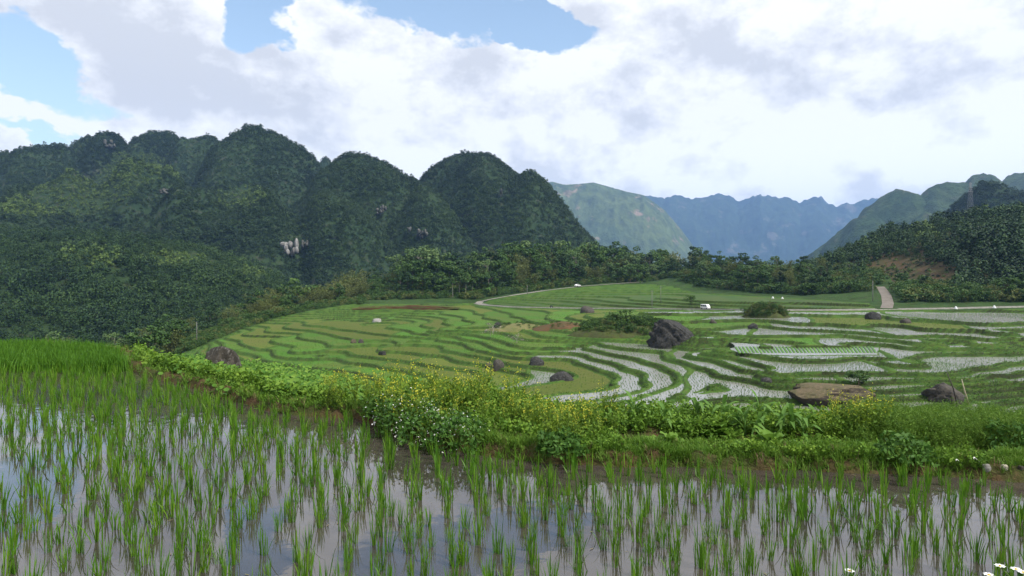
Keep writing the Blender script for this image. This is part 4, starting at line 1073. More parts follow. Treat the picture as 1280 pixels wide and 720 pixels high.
rd = np.minimum(line_dist(RL[:, :2], xx2, sy)[0], line_dist(RS[:, :2], xx2, sy)[0]); k2 = rd > 5.5
scatter('roadside_scrub', np.column_stack([xx2, sy, ground_z(xx2, sy) - .2])[k2], r_.uniform(.6, 1.5, k2.sum()), r_.uniform(0, 6.28, k2.sum()), SCRUB, r_.integers(0, 4, k2.sum()))
# the gully below the terraces on the left
random.seed(33)
for i in range(58):
    Y = random.uniform(165, 330); pxx = random.uniform(-20, 265 - 0 * Y)
    if inside(TERRACED, np.array([pxx]), np.array([HY + F * (EYE - float(ground_z((pxx - CX) / F * Y, Y)[0])) / Y]))[0] and pxx > 215: continue
    key = random.choices(['broad', 'dark', 'bamboo', 'pale'], [5, 4, 1.5, .6])[0]
    lab = {'broad': 'mid green broadleaf tree in the gully left of the terraces', 'dark': 'dark green evergreen tree in the gully left of the terraces', 'bamboo': 'olive bamboo clump in the gully left of the terraces', 'pale': 'pale loose crowned tree in the gully left of the terraces'}[key]
    plant_tree(key, (pxx - CX) / F * Y, Y, random.uniform(9, 14), lab, 'trees in the gully left of the terraces', None, random.uniform(1.0, 1.35))
# the foot of the right hand slope and the shrubs along the road
random.seed(44)
for i in range(30):
    pxx = 1122 + i * 5.8 + random.uniform(-3, 3); Y = float(np.interp(pxx, [1118, 1135, 1160, 1200, 1280], [300, 280, 258, 243, 234])) + random.uniform(-4, 9); key = random.choices(['broad', 'bush', 'dark', 'bamboo'], [3, 3, 3, 2])[0]
    h = random.uniform(4, 8.5) if key != 'bush' else random.uniform(2.5, 4)
    lab = {'broad': 'broadleaf tree at the foot of the wooded slope beside the road', 'dark': 'dark evergreen tree at the foot of the wooded slope', 'bamboo': 'olive bamboo at the foot of the wooded slope beside the road', 'bush': 'low bush at the foot of the wooded slope beside the road'}[key]
    plant_tree(key, (pxx - CX) / F * Y, Y, h, lab, 'trees and bushes at the foot of the wooded slope', None, 1.2)
for i in range(22):
    pxx = 845 + i * 10.5 + random.uniform(-4, 4); Y = profile(BASE, pxx) - 12 + random.uniform(-6, 6)
    plant_tree('bush', (pxx - CX) / F * Y, Y, random.uniform(3, 5.5), 'round bush in front of the tree belt above the slope', 'bushes along the front of the tree belt', None, 1.2)

# ---------------------------------------------------------------- finding the place on the ground that a pixel shows
_YS = 1 / np.linspace(1 / 620, 1 / 70, 900)
def hit(px_, py_):
    x = (px_ - CX) / F * _YS; z = ground_z(x, _YS); pp = HY + F * (EYE - z) / _YS
    k = np.flatnonzero(pp >= py_)
    i = k[k > 0].max() if False else (k.min() if len(k) else np.abs(pp - py_).argmin())
    return x[i], _YS[i], z[i]
_YF = np.linspace(3.0, 22, 1500)
def front_hit(px_, py_):
    x = (px_ - CX) / F * _YF; z = front_z(x, _YF); pp = HY + F * (EYE - z) / _YF
    i = int(np.flatnonzero(pp <= py_)[0]) if (pp <= py_).any() else int(pp.argmin())
    return x[i], _YF[i], z[i]

# ---------------------------------------------------------------- boulders
M_rock = mottled_mat('dark_limestone', (0.046, 0.045, 0.042), (0.024, 0.024, 0.022), (0.12, 0.118, 0.11), 0.9, 0.95, 1.0, 5.0, 0.15)
M_rock2 = mottled_mat('brown_rock', (0.075, 0.066, 0.054), (0.040, 0.036, 0.030), (0.17, 0.16, 0.145), 3.0, 0.95, 1.0, 3.0, 0.15)
M_rock3 = mottled_mat('grassy_rock', (0.125, 0.10, 0.062), (0.085, 0.08, 0.04), (0.16, 0.125, 0.08), 0.5, 0.95, 0.8, 4.0, 0.1, steep=((0.060, 0.050, 0.040), 0.35, 0.75))
M_pale_rock = mottled_mat('pale_limestone', (0.30, 0.29, 0.27), (0.22, 0.21, 0.19), (0.36, 0.34, 0.30), 3.0, 0.95, 0.6)
M_earth = mottled_mat('red_earth', (0.115, 0.062, 0.032), (0.085, 0.060, 0.028), (0.065, 0.080, 0.028), 0.5, 0.95, 0.5)
M_mound = mottled_mat('mound_turf', (0.050, 0.060, 0.022), (0.065, 0.085, 0.024), (0.085, 0.060, 0.035), 0.5, 0.95, 0.8, 5.0, 0.1)
def boulder(px_, py_, wpx, hpx, label, mat, seed, name='boulder', cat='boulder', depth=.8, rough=.28, flat=0, group=None, sub=4):
    x, y, z = hit(px_, py_); z = float(step_z(x, y + .25 * wpx / F * y)[0]); w_, h_ = wpx / F * y, hpx / F * y
    g = Geo(); g.rock((0, 0, 0), (w_ * .60, w_ * .60 * depth, h_ * 1.15), seed, sub, rough, flat)
    o = add(name, g.mesh(name, mat, False), None, (x, y + w_ * .25, z - h_ * .05), None, label, cat, group)
    return o
boulder(843, 430, 58, 34, 'huge dark jagged boulder standing in the middle of the terraces', M_rock, 3, rough=.42, sub=5)
boulder(1048, 504, 96, 24, 'long flat topped brown rock covered with dry grass in the lower right paddies', M_rock3, 8, depth=.6, flat=.80, rough=.30, sub=5)
boulder(1190, 503, 48, 19, 'dark brown rock with a leaning stick beside it in the lower right paddies', M_rock2, 12, rough=.45, sub=5)
boulder(735, 391, 17, 10, 'grey rock just below the road above the bushy hump', M_rock2, 14, sub=3)
boulder(624, 411, 15, 11, 'dark rock beside the pale bare shrub on the upper terraces', M_rock, 16, sub=3)
boulder(672, 456, 17, 13, 'dark pointed rock on the edge of a curving terrace bank', M_rock, 18, sub=3)
boulder(622, 461, 15, 11, 'grey rock at the bank above the yellow flowers', M_rock2, 20, sub=3)
boulder(703, 476, 30, 15, 'dark slanting rock with grass round it beside the lowest flooded paddies', M_rock, 22, sub=3)
boulder(960, 476, 16, 9, 'small black rock where the right hand banks meet', M_rock, 24, sub=3)
boulder(1096, 396, 20, 10, 'dark rock beside the foot of the side road', M_rock, 26, sub=3)
boulder(1133, 402, 13, 8, 'small brown rock in a pale paddy below the side road', M_rock2, 28, sub=3)
boulder(892, 401, 9, 6, 'small brown rock in the pale strip paddies below the van', M_rock2, 30, sub=3)
boulder(943, 409, 12, 7, 'dark stone at the end of a pale strip paddy below the overgrown mound', M_rock, 32, sub=3)
boulder(471, 402, 11, 5, 'heap of pale stones on the upper left terraces', M_pale_rock, 34, sub=3)
boulder(441, 427, 8, 5, 'tan stone on a left terrace edge', M_rock3, 36, sub=3)
boulder(451, 427, 7, 5, 'small grey stone right of the tan one on a left terrace edge', M_rock2, 37, sub=3)
boulder(478, 442, 11, 6, 'low dark stone at the foot of a left terrace bank', M_rock, 38, sub=3)
boulder(610, 458, 9, 6, 'brown stone left of the grey rock above the yellow flowers', M_rock2, 39, sub=3)
for q_, (pxx, pyy) in enumerate(((660,503),(672,509),(684,512),(694,514))):
    boulder(pxx, pyy, 13, 8, 'dark earthy clod of a crumbling bank edge below the lowest paddies', M_rock2, 50 + q_, 'earth_clod', 'earth clod', group='clods of the crumbling bank below the lowest paddies', sub=3)
# humps
def mound(name, px_, py_, wpx, hpx, mat, seed, depth=.6, kind='structure'):
    x, y, z = hit(px_, py_); w_, h_ = wpx / F * y, hpx / F * y
    n_ = 40; u_, v_ = np.meshgrid(np.linspace(-1.6, 1.6, n_), np.linspace(-1.6, 1.6, n_)); r2 = np.hypot(u_, v_) + .25 * fbm(u_ * 2 + seed, v_ * 2, seed, 3)
    zz = h_ * np.clip(1 - r2 ** 2.2, -2.2, 1) + .06 * h_ * fbm(u_ * 6, v_ * 6 + seed, seed, 3) * 3
    g = Geo(); g.put(np.column_stack([u_.ravel() * w_ * .58, v_.ravel() * w_ * .58 * depth, zz.ravel()]), grid_faces(n_, n_))
    o = add(name, g.mesh(name, mat, True), None, (x, y + w_ * .3 * depth, z - .1), kind); return x, y + w_ * .3 * depth, z, w_, h_
mx, my, mz, mw, mh = mound('grassy_hump', 785, 417, 112, 15, M_mound, 5)
random.seed(55)
for pxx, hh, lab in ((775,6.5,'tallest dark bush on the grassy hump in the middle'),(758,3.5,'low bush on the left shoulder of the grassy hump'),(792,4.5,'round bush right of the tallest one on the grassy hump'),(808,4.2,'bush on the grassy hump just left of the huge boulder'),(822,3.4,'small bush between the grassy hump and the huge boulder'),(745,2.6,'lowest bush at the left end of the grassy hump')):
    plant_tree('bush', (pxx - CX) / F * my, my + random.uniform(-2, 2), hh * .72, lab, 'bushes on the grassy hump', mz + mh * .5, 1.1)
scrub_on = []
def scrub_over(mx_, my_, mz_, w_, h_, n_, lo, hi):
    r_ = np.random.default_rng(int(abs(mx_) * 10)); u_ = r_.uniform(-1, 1, (n_, 2)); u_ = u_[np.hypot(u_[:, 0], u_[:, 1]) < 1]; rr_ = np.hypot(u_[:, 0], u_[:, 1])
    for q_, r1 in zip(u_, rr_): scrub_on.append((mx_ + q_[0] * w_ * .56, my_ + q_[1] * w_ * .34, mz_ + h_ * (1 - r1 ** 2.2) - .15, r_.uniform(lo, hi)))
scrub_over(mx, my, mz, mw, mh, 260, .25, .7)
q_ = mound('bare_soil', 704, 409, 54, 7, M_earth, 9); scrub_over(*q_, 40, .1, .25)
q_ = mound('dry_grass_bank', 650, 411, 60, 7, mottled_mat('dry_bank', (0.16, 0.15, 0.06), (0.11, 0.13, 0.04), (0.20, 0.17, 0.10), 0.6, 0.95, 0.6), 11); scrub_over(*q_, 60, .1, .28)
ex, ey, ez, ew, eh = mound('overgrown_mound', 960, 395, 50, 12, M_mound, 13)
for k_, pxx in enumerate((950, 962, 973)):
    plant_tree('bush', (pxx - CX) / F * ey, ey, 1.7, ('left', 'middle', 'right')[k_] + ' low bush on the dark mound beside the road', 'bushes on the dark mound', ez + eh * .5, 1.4)
scrub_over(ex, ey, ez, ew, eh, 160, .12, .62)
q_ = mound('eroded_patch', 338, 401, 34, 4, M_earth, 17); scrub_over(*q_, 30, .15, .4)
scrub_on = np.array(scrub_on)
scatter('hump_scrub', scrub_on[:, :3], scrub_on[:, 3], RNG.uniform(0, 6.28, len(scrub_on)), SCRUB, RNG.integers(0, 4, len(scrub_on)))
# the cut earth bank at the top of the left terraces
cx_ = np.linspace(440, 574, 60); ps = np.array([at(a_, 386.2, 1.0) for a_ in cx_]); wl = []
for a_ in cx_:
    xw, yw, zw = hit(a_, 386.0); wl.append((xw, yw, zw))
wl = np.array(wl)
for _ in range(8): wl[1:-1] = (wl[:-2] + 2 * wl[1:-1] + wl[2:]) / 4
rows_ = []
for f_, back in ((-.35, 0), (.0, .05), (.35, .25), (.7, .35), (1.0, .6), (1.0, 5.0), (.4, 9.0)):
    hgt = 1.5 * np.sin(np.linspace(.12, math.pi - .12, 60)) ** .5 * (1 + .25 * fbm(np.arange(60) / 5, np.full(60, f_ * 3), 7, 3))
    rows_.append(np.column_stack([wl[:, 0], wl[:, 1] + back + .5 * fbm(np.arange(60) / 4, np.full(60, f_ * 5), 9, 3), wl[:, 2] + hgt * f_]))
g = Geo(); g.put(np.vstack(rows_), grid_faces(7, 60))
add('earth_bank', g.mesh('earth_bank', mottled_mat('earth_bank', (0.060, 0.075, 0.022), (0.075, 0.095, 0.026), (0.10, 0.07, 0.03), 0.35, 0.95, 0.8, 5.0, 0.1, steep=((0.085, 0.048, 0.024), 0.30, 0.65)), True), kind='structure')
x, y, z = hit(613, 420); plant_tree('dead', x, y, 4.0, 'pale leafless shrub on the upper terraces', None, z, 1.3)
x, y, z = hit(646, 428); plant_tree('dead', x, y, 2.4, 'low pale twiggy shrub on a terrace bank', None, z, 2.2)
x, y, z = hit(1073, 480); plant_tree('bush', x, y, 2.2, 'small dark bush behind the long brown rock', None, z, 1.2)
x, y, z = hit(864, 379); plant_tree('bush', x, y, 3.2, 'single round bush on the green slope above the van', None, z, 1.0)
# leaning sticks by the dark rock
x, y, z = hit(1192, 503)
for (dx0, h_, ln, col, lab) in ((-1.2, 4.4, -1.6, (0.05, 0.04, 0.03), 'dark stick leaning left over the brown rock'), (.4, 3.4, .0, (0.38, 0.32, 0.22), 'pale stick leaning against the brown rock')):
    g = Geo(); g.tube([(dx0 + .9, 0, 0), (dx0 + .4, .05, h_ * .5), (dx0 + ln * .3, .1, h_)], [.10, .085, .05], 6)
    add('stick', g.mesh('stick', plain_mat('stick_wood', col)), None, (x, y - 1.2, z), None, lab, 'stick')
# the ridged seed bed strip
BEDS = Geo(); M_seed = leaf_mat('seedlings', (0.05, 0.12, .015), (0.07, .17, .02), (.10, .21, .03), 0)
for pxx in np.arange(919, 1093, 4.6):
    x0, y0, z0 = at(pxx, 433, (EYE - z_strip) * F / (433.2 - HY)); x1, y1, z1 = at(pxx + 5.5, 441, (EYE - z_strip) * F / (441.4 - HY))
    z_ = z_strip
    a_ = math.atan2(y1 - y0, x1 - x0); BEDS.box(((x0 + x1) / 2, (y0 + y1) / 2, z_ + .02), (math.hypot(x1 - x0, y1 - y0), .46, .18), a_, .85)
o = add('seed_beds', BEDS.mesh('seed_beds', M_seed), hill_side, kind='stuff')

# ---------------------------------------------------------------- banana plant at the road bend
M_banana = leaf_mat('banana_leaf', (0.06, .13, .025), (.10, .20, .04), (.15, .26, .06), .3)
def banana(x, y, h, label):
    e = empty('banana_plant', (x, y, float(ground_z(x, y)[0])), 0, label, 'banana plant'); g = Geo(); g.tube([(0, 0, -.2), (0.05, 0, h * .3), (.1, 0, h * .55)], [.22, .18, .12], 8)
    part('stem', g.mesh('stem', M_pale_leaf), e); g = Geo()
    n_ = 9; L_ = h * .62; t_ = np.linspace(0, 1, n_); hw = .32 * L_ / 3 * np.sin(np.clip(t_ * .93 + .07, 0, 1) * math.pi) ** .6
    c = np.column_stack([L_ * t_ * (1 - .15 * t_), 0 * t_, L_ * (.75 * t_ - .85 * t_ * t_)])
    g.put(np.vstack([c + np.column_stack([0 * t_, hw, .25 * hw]), c, c + np.column_stack([0 * t_, -hw, .25 * hw])]), np.concatenate([grid_faces(3, n_)]))
    lm = g.mesh('leaf', M_banana, True)
    for k_ in range(9): part('leaf', lm, e, (.1, 0, h * .52), (random.uniform(-.2, .2), -random.uniform(-.2, .6), k_ * 2.4))
    return e
x, y, z = hit(612, 374); banana((612 - CX) / F * 378, 378, 6.5, 'pale green banana plant with drooping leaves at the road bend')

# ---------------------------------------------------------------- vehicles, poles and small things along the road
M_white = plain_mat('white_paint', (.78, .78, .77), .35, .5, .04); M_glass = plain_mat('dark_glass', (.02, .025, .03), .1, .6, .1); M_tyre = plain_mat('tyre', (.02, .02, .02), .9); M_red = plain_mat('lamp_red', (.35, .02, .02), .3)
def wheel_mesh(r_, w_):
    g = Geo(); g.tube([(0, -w_ / 2, 0), (0, -w_ * .45, 0), (0, w_ * .45, 0), (0, w_ / 2, 0)], [r_ * .85, r_, r_, r_ * .85], 14); return g.mesh('tyre', M_tyre)
def vehicle(name, cat, label, loc, rz, L_, W_, prof, glassf, wheel_r, axles):
    """prof: side outline (x, z); extruded with bevelled flanks."""
    e = empty(name, loc, rz, label, cat); p = np.array(prof, float); n_ = len(p); g = Geo()
    ys = [-W_ / 2, -W_ / 2 + .10, W_ / 2 - .10, W_ / 2]; ins = [.93, 1.0, 1.0, .93]; c0 = p.mean(0)
    rings = [np.column_stack([(p[:, 0] - c0[0]) * s_ + c0[0], np.full(n_, y_), (p[:, 1] - c0[1]) * s_ + c0[1]]) for y_, s_ in zip(ys, ins)]
    k = np.arange(n_); q = np.concatenate([np.stack([i * n_ + k, i * n_ + (k + 1) % n_, (i + 1) * n_ + (k + 1) % n_, (i + 1) * n_ + k], 1) for i in range(3)])
    v = np.vstack(rings + [[[c0[0], -W_ / 2, c0[1]], [c0[0], W_ / 2, c0[1]]]]); t = np.concatenate([np.stack([np.full(n_, 4 * n_), (k + 1) % n_, k], 1), np.stack([np.full(n_, 4 * n_ + 1), 3 * n_ + k, 3 * n_ + (k + 1) % n_], 1)])
    g.put(v, q, t); part('body', g.mesh('body', M_white), e)
    for quad in glassf:
        for sd in (-1, 1):
            g = Geo(); a = np.array([[x_, sd * (W_ / 2 + .012), z_] for x_, z_ in quad]); b = a - [0, sd * .05, 0]; m_ = len(quad)
            g.put(np.vstack([a, b]), [list(range(m_)), list(range(2 * m_ - 1, m_ - 1, -1))] if m_ == 4 else None); part('window', g.mesh('window', M_glass), e)
    wm = wheel_mesh(wheel_r, .2)
    for ax_ in axles:
        for sd in (-1, 1): part('wheel', wm, e, (ax_, sd * (W_ / 2 - .06), wheel_r))
    for sd in (-1, 1):
        g = Geo(); g.box((0, 0, 0), (.06, .22, .16)); part('headlight', g.mesh('headlight', M_pale_rock), e, (L_ / 2 - .0, sd * W_ * .34, .72))
        g = Geo(); g.box((0, 0, 0), (.06, .16, .24)); part('tail_light', g.mesh('tail_light', M_red), e, (-L_ / 2 + .0, sd * W_ * .40, .85))
    return e
def road_spot(r, px_):
    q = CX + F * r[:, 0] / r[:, 1]; i = np.argsort(q); t = np.interp(px_, q[i], np.arange(len(r))[i]); k = min(int(t), len(r) - 2); f = t - k
    p = r[k] * (1 - f) + r[k + 1] * f; d_ = r[k + 1] - r[k]; return p[0], p[1], p[2] + EYE + .12, math.atan2(d_[1], d_[0])
x, y, z, a = road_spot(RL, 882)
e = vehicle('van', 'van', 'white minibus driving along the valley road', (x, y, z), a, 4.2, 1.75,
        [(-2.05,.35),(-2.1,1.0),(-2.0,1.95),(-1.8,2.05),(1.1,2.05),(1.35,1.95),(1.85,1.15),(2.08,.95),(2.1,.35)], [[(-1.85,1.15),(-.75,1.15),(-.75,1.8),(-1.8,1.8)],[(-.65,1.15),(.35,1.15),(.35,1.8),(-.65,1.8)],[(.45,1.15),(1.5,1.15),(1.2,1.8),(.45,1.8)]], .33, (-1.3, 1.35))
e.scale = (.78, .85, .85)
x, y, z, a = road_spot(RU[3:], 722)
vehicle('parked_car', 'car', 'small white car on the upper road in front of the trees', (x, y, z), a, 4.1, 1.7,
        [(-2.0,.3),(-2.05,.85),(-1.75,1.0),(-1.15,1.45),(.3,1.47),(1.0,.98),(1.9,.85),(2.05,.6),(2.0,.3)], [[(-1.3,1.0),(-.45,1.0),(-.45,1.36),(-1.0,1.36)],[(-.35,1.0),(.75,1.0),(.25,1.38),(-.35,1.38)]], .31, (-1.25, 1.3))
M_dark = plain_mat('dark_paint', (.03, .035, .05), .4)
x, y, z, a = road_spot(RL, 691)
e = empty('motorbike', (x, y, z), a, 'small dark motorbike on the valley road left of the van', 'motorbike')
g = Geo(); g.tube([(-.6, 0, .55), (-.1, 0, .5), (.35, 0, .8), (.55, 0, .95)], [.10, .16, .09, .05], 7); part('frame', g.mesh('frame', M_dark), e)
g = Geo(); g.tube([(-.75, 0, .80), (-.4, 0, .84), (.0, 0, .80)], [.07, .13, .08], 7); part('seat', g.mesh('seat', M_tyre), e)
g = Geo(); g.tube([(.45, -.35, 1.05), (.55, 0, 1.0), (.45, .35, 1.05)], .025, 5); part('handlebar', g.mesh('handlebar', M_dark), e)
for wx in (-.62, .68): part('wheel', wheel_mesh(.30, .12), e, (wx, 0, .30))
M_pole = plain_mat('pole_concrete', (.20, .195, .18), .9)
def pole(px_, Y, h, label, arms=True):
    x = (px_ - CX) / F * Y; e = empty('utility_pole', (x, Y, float(ground_z(x, Y)[0])), 0.2, label, 'pole', 'utility poles along the road')
    g = Geo(); g.tube([(0, 0, -.4), (0, 0, h * .5), (0, 0, h)], [.13, .11, .08], 8); part('shaft', g.mesh('shaft', M_pole, True), e)
    if arms:
        g = Geo(); g.box((0, 0, h - .6), (1.5, .1, .12)); part('cross_arm', g.mesh('cross_arm', M_dark), e)
        for k_ in (-.6, 0, .6): g = Geo(); g.tube([(k_, 0, h - .54), (k_, 0, h - .34)], [.05, .03], 6); part('insulator', g.mesh('insulator', M_pole), e)
pole(815, 258, 7.0, 'thin pole on the near side of the road left of the van'); pole(826, 275, 6.8, 'thin pole on the far side of the road left of the van')
pole(659, 372, 5.0, 'short pole beside the upper road bend', False); pole(1091, 240, 7.5, 'pale pole left of the side road', False); pole(246, 230, 8.0, 'pale pole at the gully edge below the left terraces', False)
def marker(px_, label, h=0.95, Y=None):
    if Y is None: x, y, z, a = road_spot(RL, px_)
    else: y = Y; x = (px_ - CX) / F * Y; z = float(ground_z(x, y)[0])
    g = Geo(); g.box((0, 0, h * .12), (.95, .6, h * .24)); g.box((0, 0, h * .5), (.62, .42, h * .54), 0, .8); g.tube([(0, 0, h * .76), (0, 0, h * .9), (0, 0, h)], [.22, .14, .02], 8)
    add('marker_stone', g.mesh('marker_stone', M_white), None, (x, y - 3.4 if Y is None else y, z - .1), None, label, 'marker stone', 'white markers by the fields')
marker(1186, 'white marker at the field edge right of the side road'); marker(1233, 'white marker at the field edge farthest to the right')
marker(966, 'small white marker on the green slope, left of a pair', .8, 285); marker(978, 'small white marker on the green slope, right of a pair', .8, 280)
# lattice pylon on the right hill
M_steel = plain_mat('galvanised_steel', (.22, .23, .24), .6, .4)
Yp = 640.0; b0 = at(1213, 276, Yp); H_ = 40 / F * Yp + 6
e = empty('lattice_pylon', (b0[0], Yp, b0[2] - 4), .4, 'grey lattice power pylon on the right hand ridge', 'pylon')
wb, wt = 2.6, .5; H_ += 4
cor = lambda f, k_: np.array([(wb * (1 - f) + wt * f) * (1 if k_ in (0, 3) else -1), (wb * (1 - f) + wt * f) * (1 if k_ < 2 else -1), H_ * f])
for k_ in range(4):
    g = Geo(); g.tube([cor(f, k_) for f in (0, .33, .66, 1)], .10, 4); part('leg', g.mesh('leg', M_steel), e)
g = Geo()
for i in range(9):
    f0, f1 = i / 9, (i + 1) / 9
    for k_ in range(4): g.tube([cor(f0, k_), cor(f1, (k_ + 1) % 4)], .05, 3, False); g.tube([cor(f0, (k_ + 1) % 4), cor(f1, k_)], .05, 3, False)
part('bracing', g.mesh('bracing', M_steel), e)
for f, hw in ((.78, 4.2), (.88, 3.6), (.97, 2.8)):
    g = Geo(); g.tube([(-hw, 0, H_ * f), (0, 0, H_ * f + .5), (hw, 0, H_ * f)], [.07, .16, .07], 4); g.tube([(-hw, 0, H_ * f), (hw, 0, H_ * f)], .08, 4); part('cross_arm', g.mesh('cross_arm', M_steel), e)
# rock faces that show through the karst forest
random.seed(66)
for pxx, pyy, wpx, hpx, lab in ((366,317,26,22,'pale streaked cliff face low on the karst hill above the tree belt'),(384,311,10,10,'small pale cliff right of the streaked cliff face'),(141,190,16,10,'grey cliff patch under the leftmost rounded peak'),(478,268,14,12,'grey cliff patch in the middle of the karst hills'),(528,300,16,12,'dim cliff patch low between two karst hills'),(627,248,5,10,'narrow white cliff scar on the big rounded hill'),(513,292,8,7,'small cliff patch left of the dim one'),(210,245,10,8,'grey cliff patch on the sunlit spur')):
    j = int(np.abs(px[0] - pxx).argmin()); pp = HY + F * (EYE - zk[:, j]) / Yk[:, j]; i = int(np.flatnonzero(pp <= pyy)[0])
    y_ = Yk[i, j]; w_, h_ = wpx / F * y_, hpx / F * y_; g = Geo(); r_ = np.random.default_rng(int(pxx))
    for k_ in range(9): g.rock((r_.uniform(-.4, .4) * w_, r_.uniform(-2, 2), r_.uniform(-.35, .35) * h_), (w_ * r_.uniform(.08, .2), 4, h_ * r_.uniform(.18, .42)), int(pxx) + k_, 2, .3)
    add('cliff_face', g.mesh('cliff_face', mottled_mat('cliff_stone', (.27, .265, .25), (.13, .125, .115), (.07, .07, .06), .3, .95, .8, stretch=(1, 1, .25)) if pxx == 366 else bpy.data.materials.get('grey_cliff') or mottled_mat('grey_cliff', (.10, .10, .09), (.055, .06, .05), (.16, .155, .14), .3, .95, .8, stretch=(1, 1, .25))), None, ((pxx - CX) / F * y_, y_ - 9, zk[i, j] + 2), None, lab, 'cliff')

# ================================================================ single plants of the garden strip
def rock_front(px_, py_, w_, h_, label, mat, seed, cat='boulder', name='boulder', sink=.0, sub=4):
    x, y, z = front_hit(px_, py_); g = Geo(); g.rock((0, 0, 0), (w_ * .52, w_ * .45, h_), seed, sub, .3)
    return add(name, g.mesh(name, mat, False), None, (x, y, z - sink), None, label, cat)
# the dark boulder at the end of the vine patch
bx_, by_ = (275 - CX) / F * 14.2, 14.2; g = Geo(); g.rock((0, 0, 0), (.50, .42, .90), 42, 5, .48)
add('boulder', g.mesh('boulder', M_rock2), None, (bx_, by_, 1.6 - (466 - HY) / F * 14.2 - .06), None, 'dark brown weathered boulder behind the broad leaved vines', 'boulder')
# maize
M_maize = leaf_mat('maize_leaf', (0.075, 0.170, 0.030), (0.12, 0.240, 0.045), (0.175, 0.30, 0.070), .35)
def maize_leaf(L_, droop, seed):
    g = Geo(); n_ = 7; t_ = np.linspace(0, 1, n_); hw = .024 * np.array([.55, .9, 1, .95, .8, .5, .03])
    x = L_ * (t_ * .75); z = L_ * (.85 * t_ - droop * t_ * t_); wv = .006 * np.sin(t_ * 9 + seed)
    g.put(np.vstack([np.column_stack([x, hw, z + .4 * hw + wv]), np.column_stack([x, 0 * t_, z]), np.column_stack([x, -hw, z + .4 * hw - wv])]), grid_faces(3, n_))
    return g.mesh('leaf', M_maize, True)
ML = [maize_leaf(.30, .5, 0), maize_leaf(.34, .95, 1), maize_leaf(.26, 1.25, 2)]
g = Geo(); g.tube([(0, 0, -.03), (0, 0, .10), (.01, 0, .24)], [.013, .010, .005], 6); MSTEM = g.mesh('stem', M_maize)
random.seed(71)
for k_, (pxx, pyy) in enumerate([(760,528),(792,530),(806,527),(830,536),(846,532),(872,528),(905,530),(922,540),(931,548),(948,545),(958,532),(966,546),(978,548),(990,545),(1004,551),(948,528),(1018,532),(890,528)]):
    x, y, z = front_hit(pxx, pyy); e = empty('maize_plant', (x, y, z), random.uniform(0, 6.28), 'young maize plant with arching leaves in the garden strip', 'maize plant', 'young maize plants in the garden strip')
    s_ = random.uniform(.6, .95); e.scale = (s_, s_, s_ * random.uniform(.8, 1.05)); part('stem', MSTEM, e)
    for q_ in range(7): part('leaf', ML[(q_ + k_) % 3], e, (0, 0, .05 + .028 * q_), (random.uniform(-.15, .15), random.uniform(-.55, .1), q_ * 3.14 + random.uniform(-.6, .6)))
# pale leaf vegetables
M_lettuce = leaf_mat('vegetable_leaf', (0.085, 0.170, 0.022), (0.125, 0.240, 0.030), (0.180, 0.310, 0.050), .35)
def broad_leaf(L_, W_, name, mat, cup=.35):
    g = Geo(); n_ = 7; t_ = np.linspace(0, 1, n_); hw = W_ * .5 * np.array([.25, .55, .85, 1, .95, .65, .08]); wv = .012 * np.sin(t_ * 11)
    x = L_ * t_ * .7; z = L_ * (.8 * t_ - .38 * t_ * t_)
    g.put(np.vstack([np.column_stack([x, hw, z + cup * hw + wv]), np.column_stack([x, 0 * t_, z]), np.column_stack([x, -hw, z + cup * hw - wv])]), grid_faces(3, n_)); return g.mesh(name, mat, True)
VL = [broad_leaf(.17, .085, 'leaf', M_lettuce), broad_leaf(.20, .10, 'leaf', M_lettuce, .2)]
for k_, (pxx, pyy) in enumerate([(868,549),(878,545),(886,549),(896,546),(905,550),(852,552),(838,556),(822,557),(916,552),(872,539),(890,538),(902,538),(860,541),(962,556),(1012,556)]):
    x, y, z = front_hit(pxx, pyy); e = empty('leaf_vegetable', (x, y, z), random.uniform(0, 6.28), 'light green leaf vegetable beside the maize', 'vegetable', 'leaf vegetables beside the maize')
    s_ = random.uniform(.8, 1.25); e.scale = (s_,) * 3
    for q_ in range(8): part('leaf', VL[q_ % 2], e, (0, 0, .0), (random.uniform(-.2, .2), random.uniform(-.35, .35), q_ * 2.4))
# yellow mustard
M_stalk = leaf_mat('mustard_stalk', (0.07, .13, .02), (.10, .18, .03), (.14, .22, .04), .2); M_yellow = leaf_mat('mustard_flower', (.42, .40, .03), (.55, .52, .04), (.62, .60, .09), .2); M_mleaf = leaf_mat('mustard_leaf', (0.095, .165, .014), (.165, .260, .024), (.245, .340, .040), .3)
def mustard(seed, h):
    r_ = np.random.default_rng(seed); s_ = Geo(); l_ = Geo(); f_ = Geo(); tips = []
    for k_ in range(6):
        a_ = r_.uniform(0, 6.28); hh = h * r_.uniform(.7, 1.0); r0 = r_.uniform(.05, .20); tip = np.array([math.cos(a_) * r0, math.sin(a_) * r0, hh])
        p0 = np.array([0, 0, h * r_.uniform(0, .35)]) if k_ else np.array([0, 0, -.03]); s_.tube([p0, (p0 + tip) / 2 + [0, 0, .03], tip], [.005, .004, .002], 4, False); tips.append((p0, tip))
    lf = np.array([p0 + (tp_ - p0) * r_.uniform(.1, .8) + r_.normal(0, .03, 3) for p0, tp_ in tips for _ in range(14)]); l_.leaves(lf, .05, .4, .45, r_)
    fl = np.array([tp_ + r_.normal(0, 1, 3) * [.014, .014, .035] for p0, tp_ in tips for _ in range(6)]); f_.leaves(fl, .017, .8, .9, r_)
    return s_.mesh('stalk', M_stalk), l_.mesh('foliage', M_mleaf), f_.mesh('flower_head', M_yellow)
MU = [mustard(1000 + k_, .55) for k_ in range(6)]
random.seed(81); spots = []
def mustard_at(pxx, pyy, h): 
    x, y, z = front_hit(pxx, pyy); spots.append((x, y, z, h))
